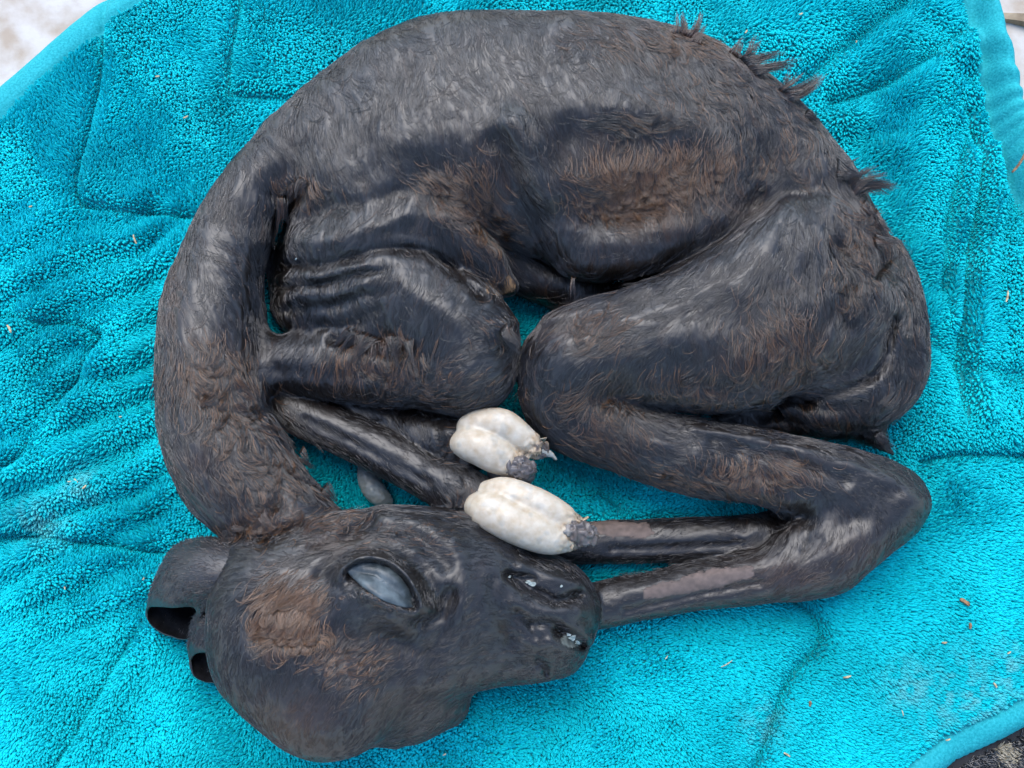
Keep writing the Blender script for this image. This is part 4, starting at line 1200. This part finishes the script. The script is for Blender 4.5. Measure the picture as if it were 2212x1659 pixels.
a = 2.6 * noise2(q / 160, 51) + 1.3 * noise2(q / 50, 52) + 0.5 * rng.normal(size=n) - 0.5
lean = np.column_stack([np.cos(a), np.sin(a), np.zeros(n)]) * (0.75 + 0.4 * noise2(q / 80, 53))[:, None]
seam_near = np.zeros(n)
br = np.clip((q[:, 0] - 1300) / 300, 0, 1) * np.clip((q[:, 1] - 1000) / 250, 0, 1)
lean = lean * (1 - 0.7 * br[:, None]) + br[:, None] * np.array([0.75, -0.25, 0])
for line, wd, dp in SEAMS:
    ln = catmull(line, 4)
    lo2 = ln.min(0) - 3 * wd; hi2 = ln.max(0) + 3 * wd
    m = np.nonzero((q[:, 0] > lo2[0]) & (q[:, 0] < hi2[0]) & (q[:, 1] > lo2[1]) & (q[:, 1] < hi2[1]))[0]
    d, s = seg_dist(q[m], ln)
    near = np.exp(-(d / (1.6 * wd)) ** 2)[:, None]
    lean[m] *= (1 - 0.3 * near)
    seam_near[m] = np.maximum(seam_near[m], near[:, 0])
leng = rng.uniform(10, 16, n)
leng *= 1 - 0.55 * seam_near
k = 5
Pt = np.zeros((n, k, 3)); Rt = np.zeros((n, k))
d0 = nm + 0.5 * lean; d1 = nm * 0.55 + 1.2 * lean + 0.2 * rng.normal(size=(n, 3))
cur = root - nm * 2
prof = [2.1, 2.6, 2.6, 2.1, 0.6]
fat = rng.uniform(0.8, 1.2, n)
for i in range(k):
    Pt[:, i] = cur
    Rt[:, i] = prof[i] * fat
    u = i / (k - 1)
    dd = d0 * (1 - u) + d1 * u
    dd /= np.linalg.norm(dd, axis=1, keepdims=True)
    cur = cur + dd * (leng / (k - 1))[:, None] * (1.0 if i < 3 else 0.7)
var = 1 + 0.16 * noise2(q / 120, 55)[:, None] + 0.07 * rng.normal(size=(n, 1))
tc = np.array([0.001, 0.46, 0.51]) * np.clip(var, 0.6, 1.5)
dust = np.zeros(n)
for c_, r_ in (((2090, 1520), 90), ((2190, 1450), 60), ((170, 1045), 40), ((1960, 1480), 50), ((90, 1130), 50), ((1640, 1560), 40)):
    dust = np.maximum(dust, np.exp(-((q[:, 0] - c_[0]) ** 2 + (q[:, 1] - c_[1]) ** 2) / r_ ** 2))
dust = (dust * np.clip(0.5 + noise2(q / 14, 57), 0, 1) * 0.26)[:, None]
tc = tc * (1 - dust) + dust * np.array([0.30, 0.34, 0.30])
strands_obj('pile', Pt, Rt, M_PILE, tc, parent=blanket, kind='stuff')

# ------------------------------------------------------------------ black rug pile at the lower right corner, lying under the blanket's edge
nr = 3000 if PREVIEW else 16000
qx = rng.uniform(1900, 2420, nr); qy = rng.uniform(1480, 1830, nr)
qq = np.column_stack([qx, qy])
m = edge_dist(qq) < 12
xy = at(qx[m], qy[m], np.full(m.sum(), GROUND_Z))[:, :2]
n = len(xy)
rp = at([1700, 2700, 2700, 1700], [1500, 1500, 2100, 2100], [GROUND_Z + 4] * 4)
rug_v = np.vstack([rp, rp + [0, 0, 8]])
rug = mesh_obj('black_rug', rug_v, [(0, 1, 2, 3), (4, 7, 6, 5), (0, 4, 5, 1), (1, 5, 6, 2), (2, 6, 7, 3), (3, 7, 4, 0)], M_RUG, False,
               label='black shaggy rug corner showing past the turquoise edge at lower right', cat='rug')
root = np.column_stack([xy, np.full(n, GROUND_Z + 10.0)])
d = np.column_stack([0.8 + 0.5 * rng.normal(size=n), -0.3 + 0.5 * rng.normal(size=n), 0.9 + 0 * xy[:, 0]])
d /= np.linalg.norm(d, axis=1, keepdims=True)
ln = rng.uniform(14, 24, n)
Pr = np.stack([root + d * (ln * u)[:, None] - np.array([0, 0, 6]) * u ** 2 for u in np.linspace(0, 1, 4)], 1)
Rr = np.ones((n, 1)) * np.array([[1.6, 1.6, 1.3, 0.5]])
cc = np.array([0.010, 0.010, 0.011]) * rng.uniform(0.6, 1.5, (n, 1))
pq = px_of(root)
pale = np.hypot((pq[:, 0] - 2168) / 26, (pq[:, 1] - 1628) / 20) < 1
cc[pale] = np.array([0.22, 0.19, 0.13])
strands_obj('rug_pile', Pr, Rr, M_HAIR, cc, parent=rug, kind='stuff')

# ------------------------------------------------------------------ bits lying about
def sliver(name, px, py, length, width, ang, mat, lift=10, bend=0.2, seed=0, ground=False, **kw):
    r = np.random.default_rng(900 + seed)
    if ground:
        c = at(px, py, GROUND_Z + lift)
    else:
        xy = at(px, py, 0.0)[:2]
        z = blanket_z(xy[None])[0][0] + lift
        c = at(px, py, z)
    d = np.array([math.cos(ang), math.sin(ang), r.normal(0, 0.12)]); s = np.array([-math.sin(ang), math.cos(ang), 0])
    v, f = [], []
    k = 6
    for i in range(k):
        u = i / (k - 1) - 0.5
        w = width * (0.5 + 0.5 * math.cos(u * 2.6)) * r.uniform(0.8, 1.1)
        p = c + d * length * u + s * bend * length * (u * u - 0.12)
        for a, b in ((-1, -.35), (1, -.25), (.8, .4), (-.9, .3)):
            v.append(p + s * a * w * 0.5 + np.array([0, 0, b * w]))
    for i in range(k - 1):
        for j in range(4):
            f.append((i * 4 + j, i * 4 + (j + 1) % 4, i * 4 + 4 + (j + 1) % 4, i * 4 + 4 + j))
    f += [(3, 2, 1, 0), ((k - 1) * 4, (k - 1) * 4 + 1, (k - 1) * 4 + 2, (k - 1) * 4 + 3)]
    return mesh_obj(name, np.array(v), f, mat, False, **kw)

STRAWS = [  # x, y, length, width, angle, label
    (20, 710, 20, 5, 2.1, 'pale straw bit at the far left above the diagonal seam'),
    (291, 517, 22, 4, -1.2, 'upright pale straw bit left of the neck under the horizontal seam'),
    (2176, 640, 26, 4, 1.3, 'thin pale straw bit by the right edge of the picture'),
    (1570, 1434, 26, 2, .5, 'thin grass stem on the pile below the hind shin'),
    (401, 253, 12, 4, .6, 'tan fleck on the pile at upper left between the two stitched squares'), (436, 448, 9, 4, 0, 'tan fleck close to the left side of the neck base'), (66, 446, 8, 4, .3, 'tan fleck at the left picture edge below the first seam corner'), (340, 165, 9, 4, .2, 'tan fleck at upper left inside the tall stitched panel'), (165, 1040, 14, 4, 2.2, 'largest of the flecks in the dusty spot left of the neck'), (182, 1052, 10, 4, .8, 'right hand fleck in the dusty spot left of the neck'), (150, 1040, 8, 3, .1, 'left hand fleck in the dusty spot left of the neck'),
    (1612, 68, 9, 4, 1, 'fleck above the rump nearest to the standing hair tufts'), (1730, 30, 9, 4, .3, 'fleck at the top of the picture right of the spine'), (1850, 90, 8, 3, 1.2, 'fleck on the fold at upper right between back and rolled edge'), (2040, 1388, 10, 4, 0, 'fleck below the two brown crumbs at far right'), (2150, 1480, 10, 4, 2, 'fleck in the dusty corner nearest the right binding'), (1830, 1462, 16, 4, .2, 'pale sliver below the hock midway to the binding'), (1700, 1630, 14, 4, 2.6, 'pale sliver near the bottom edge left of the binding'),
    (2180, 1410, 8, 3, 0.5, 'fleck at far right between the crumbs and the dusty corner'), (1950, 1540, 12, 2, 1.8, 'thin upright sliver right of the curved seam near the bottom'), (2048, 1598, 10, 3, .3, 'fleck beside the bottom right binding'), (960, 1560 + 70, 7, 3, .5, 'fleck below the head at the bottom edge of the picture'), (260, 900, 7, 3, .2, 'fleck left of the neck just above the long pleats'), (140, 1270, 7, 3, 2.0, 'fleck at lower left under the long horizontal seam'), (310, 1330 - 80, 6, 3, 1, 'fleck left of the folded ear'),
    (1440, 1330 + 90, 8, 2, 0.9, 'thin sliver on the pile just below the muzzle')]
for i, (x, y, l, w, a_, lab) in enumerate(STRAWS):
    sliver('straw_bit', x, y, l, w, a_, M_STRAW, seed=i, lift=13, label=lab, cat='straw', group='straw bits on the blanket')
crumb = sliver('dirt_crumb', 2084, 1300, 20, 9, 2.5, M_TWIG, seed=60, lift=13, label='brown crumb of dirt on the pile right of the hock', cat='dirt')
sliver('dirt_crumb', 2096, 1352, 12, 6, 1.4, M_TWIG, seed=61, lift=13, label='small brown crumb below the larger one right of the hock', cat='dirt')
sliver('dirt_crumb', 1750, 1520, 10, 5, 1.4, M_TWIG, seed=62, lift=13, label='dark crumb at lower right between the seam and the binding', cat='dirt')
sliver('twig', 2204, 348, 70, 6, 0.95, M_TWIG, seed=63, lift=14, label='short brown twig on the rolled blanket edge at right', cat='twig')
sliver('wood_strip', 2235, 48, 170, 30, -0.28, mat_plain('weathered_wood', (0.16, 0.11, 0.06), (0.36, 0.28, 0.18), 60, 0.6), seed=64, lift=14, ground=True, bend=-0.15,
       label='curved weathered wood strip on the concrete at upper right', cat='wood strip')
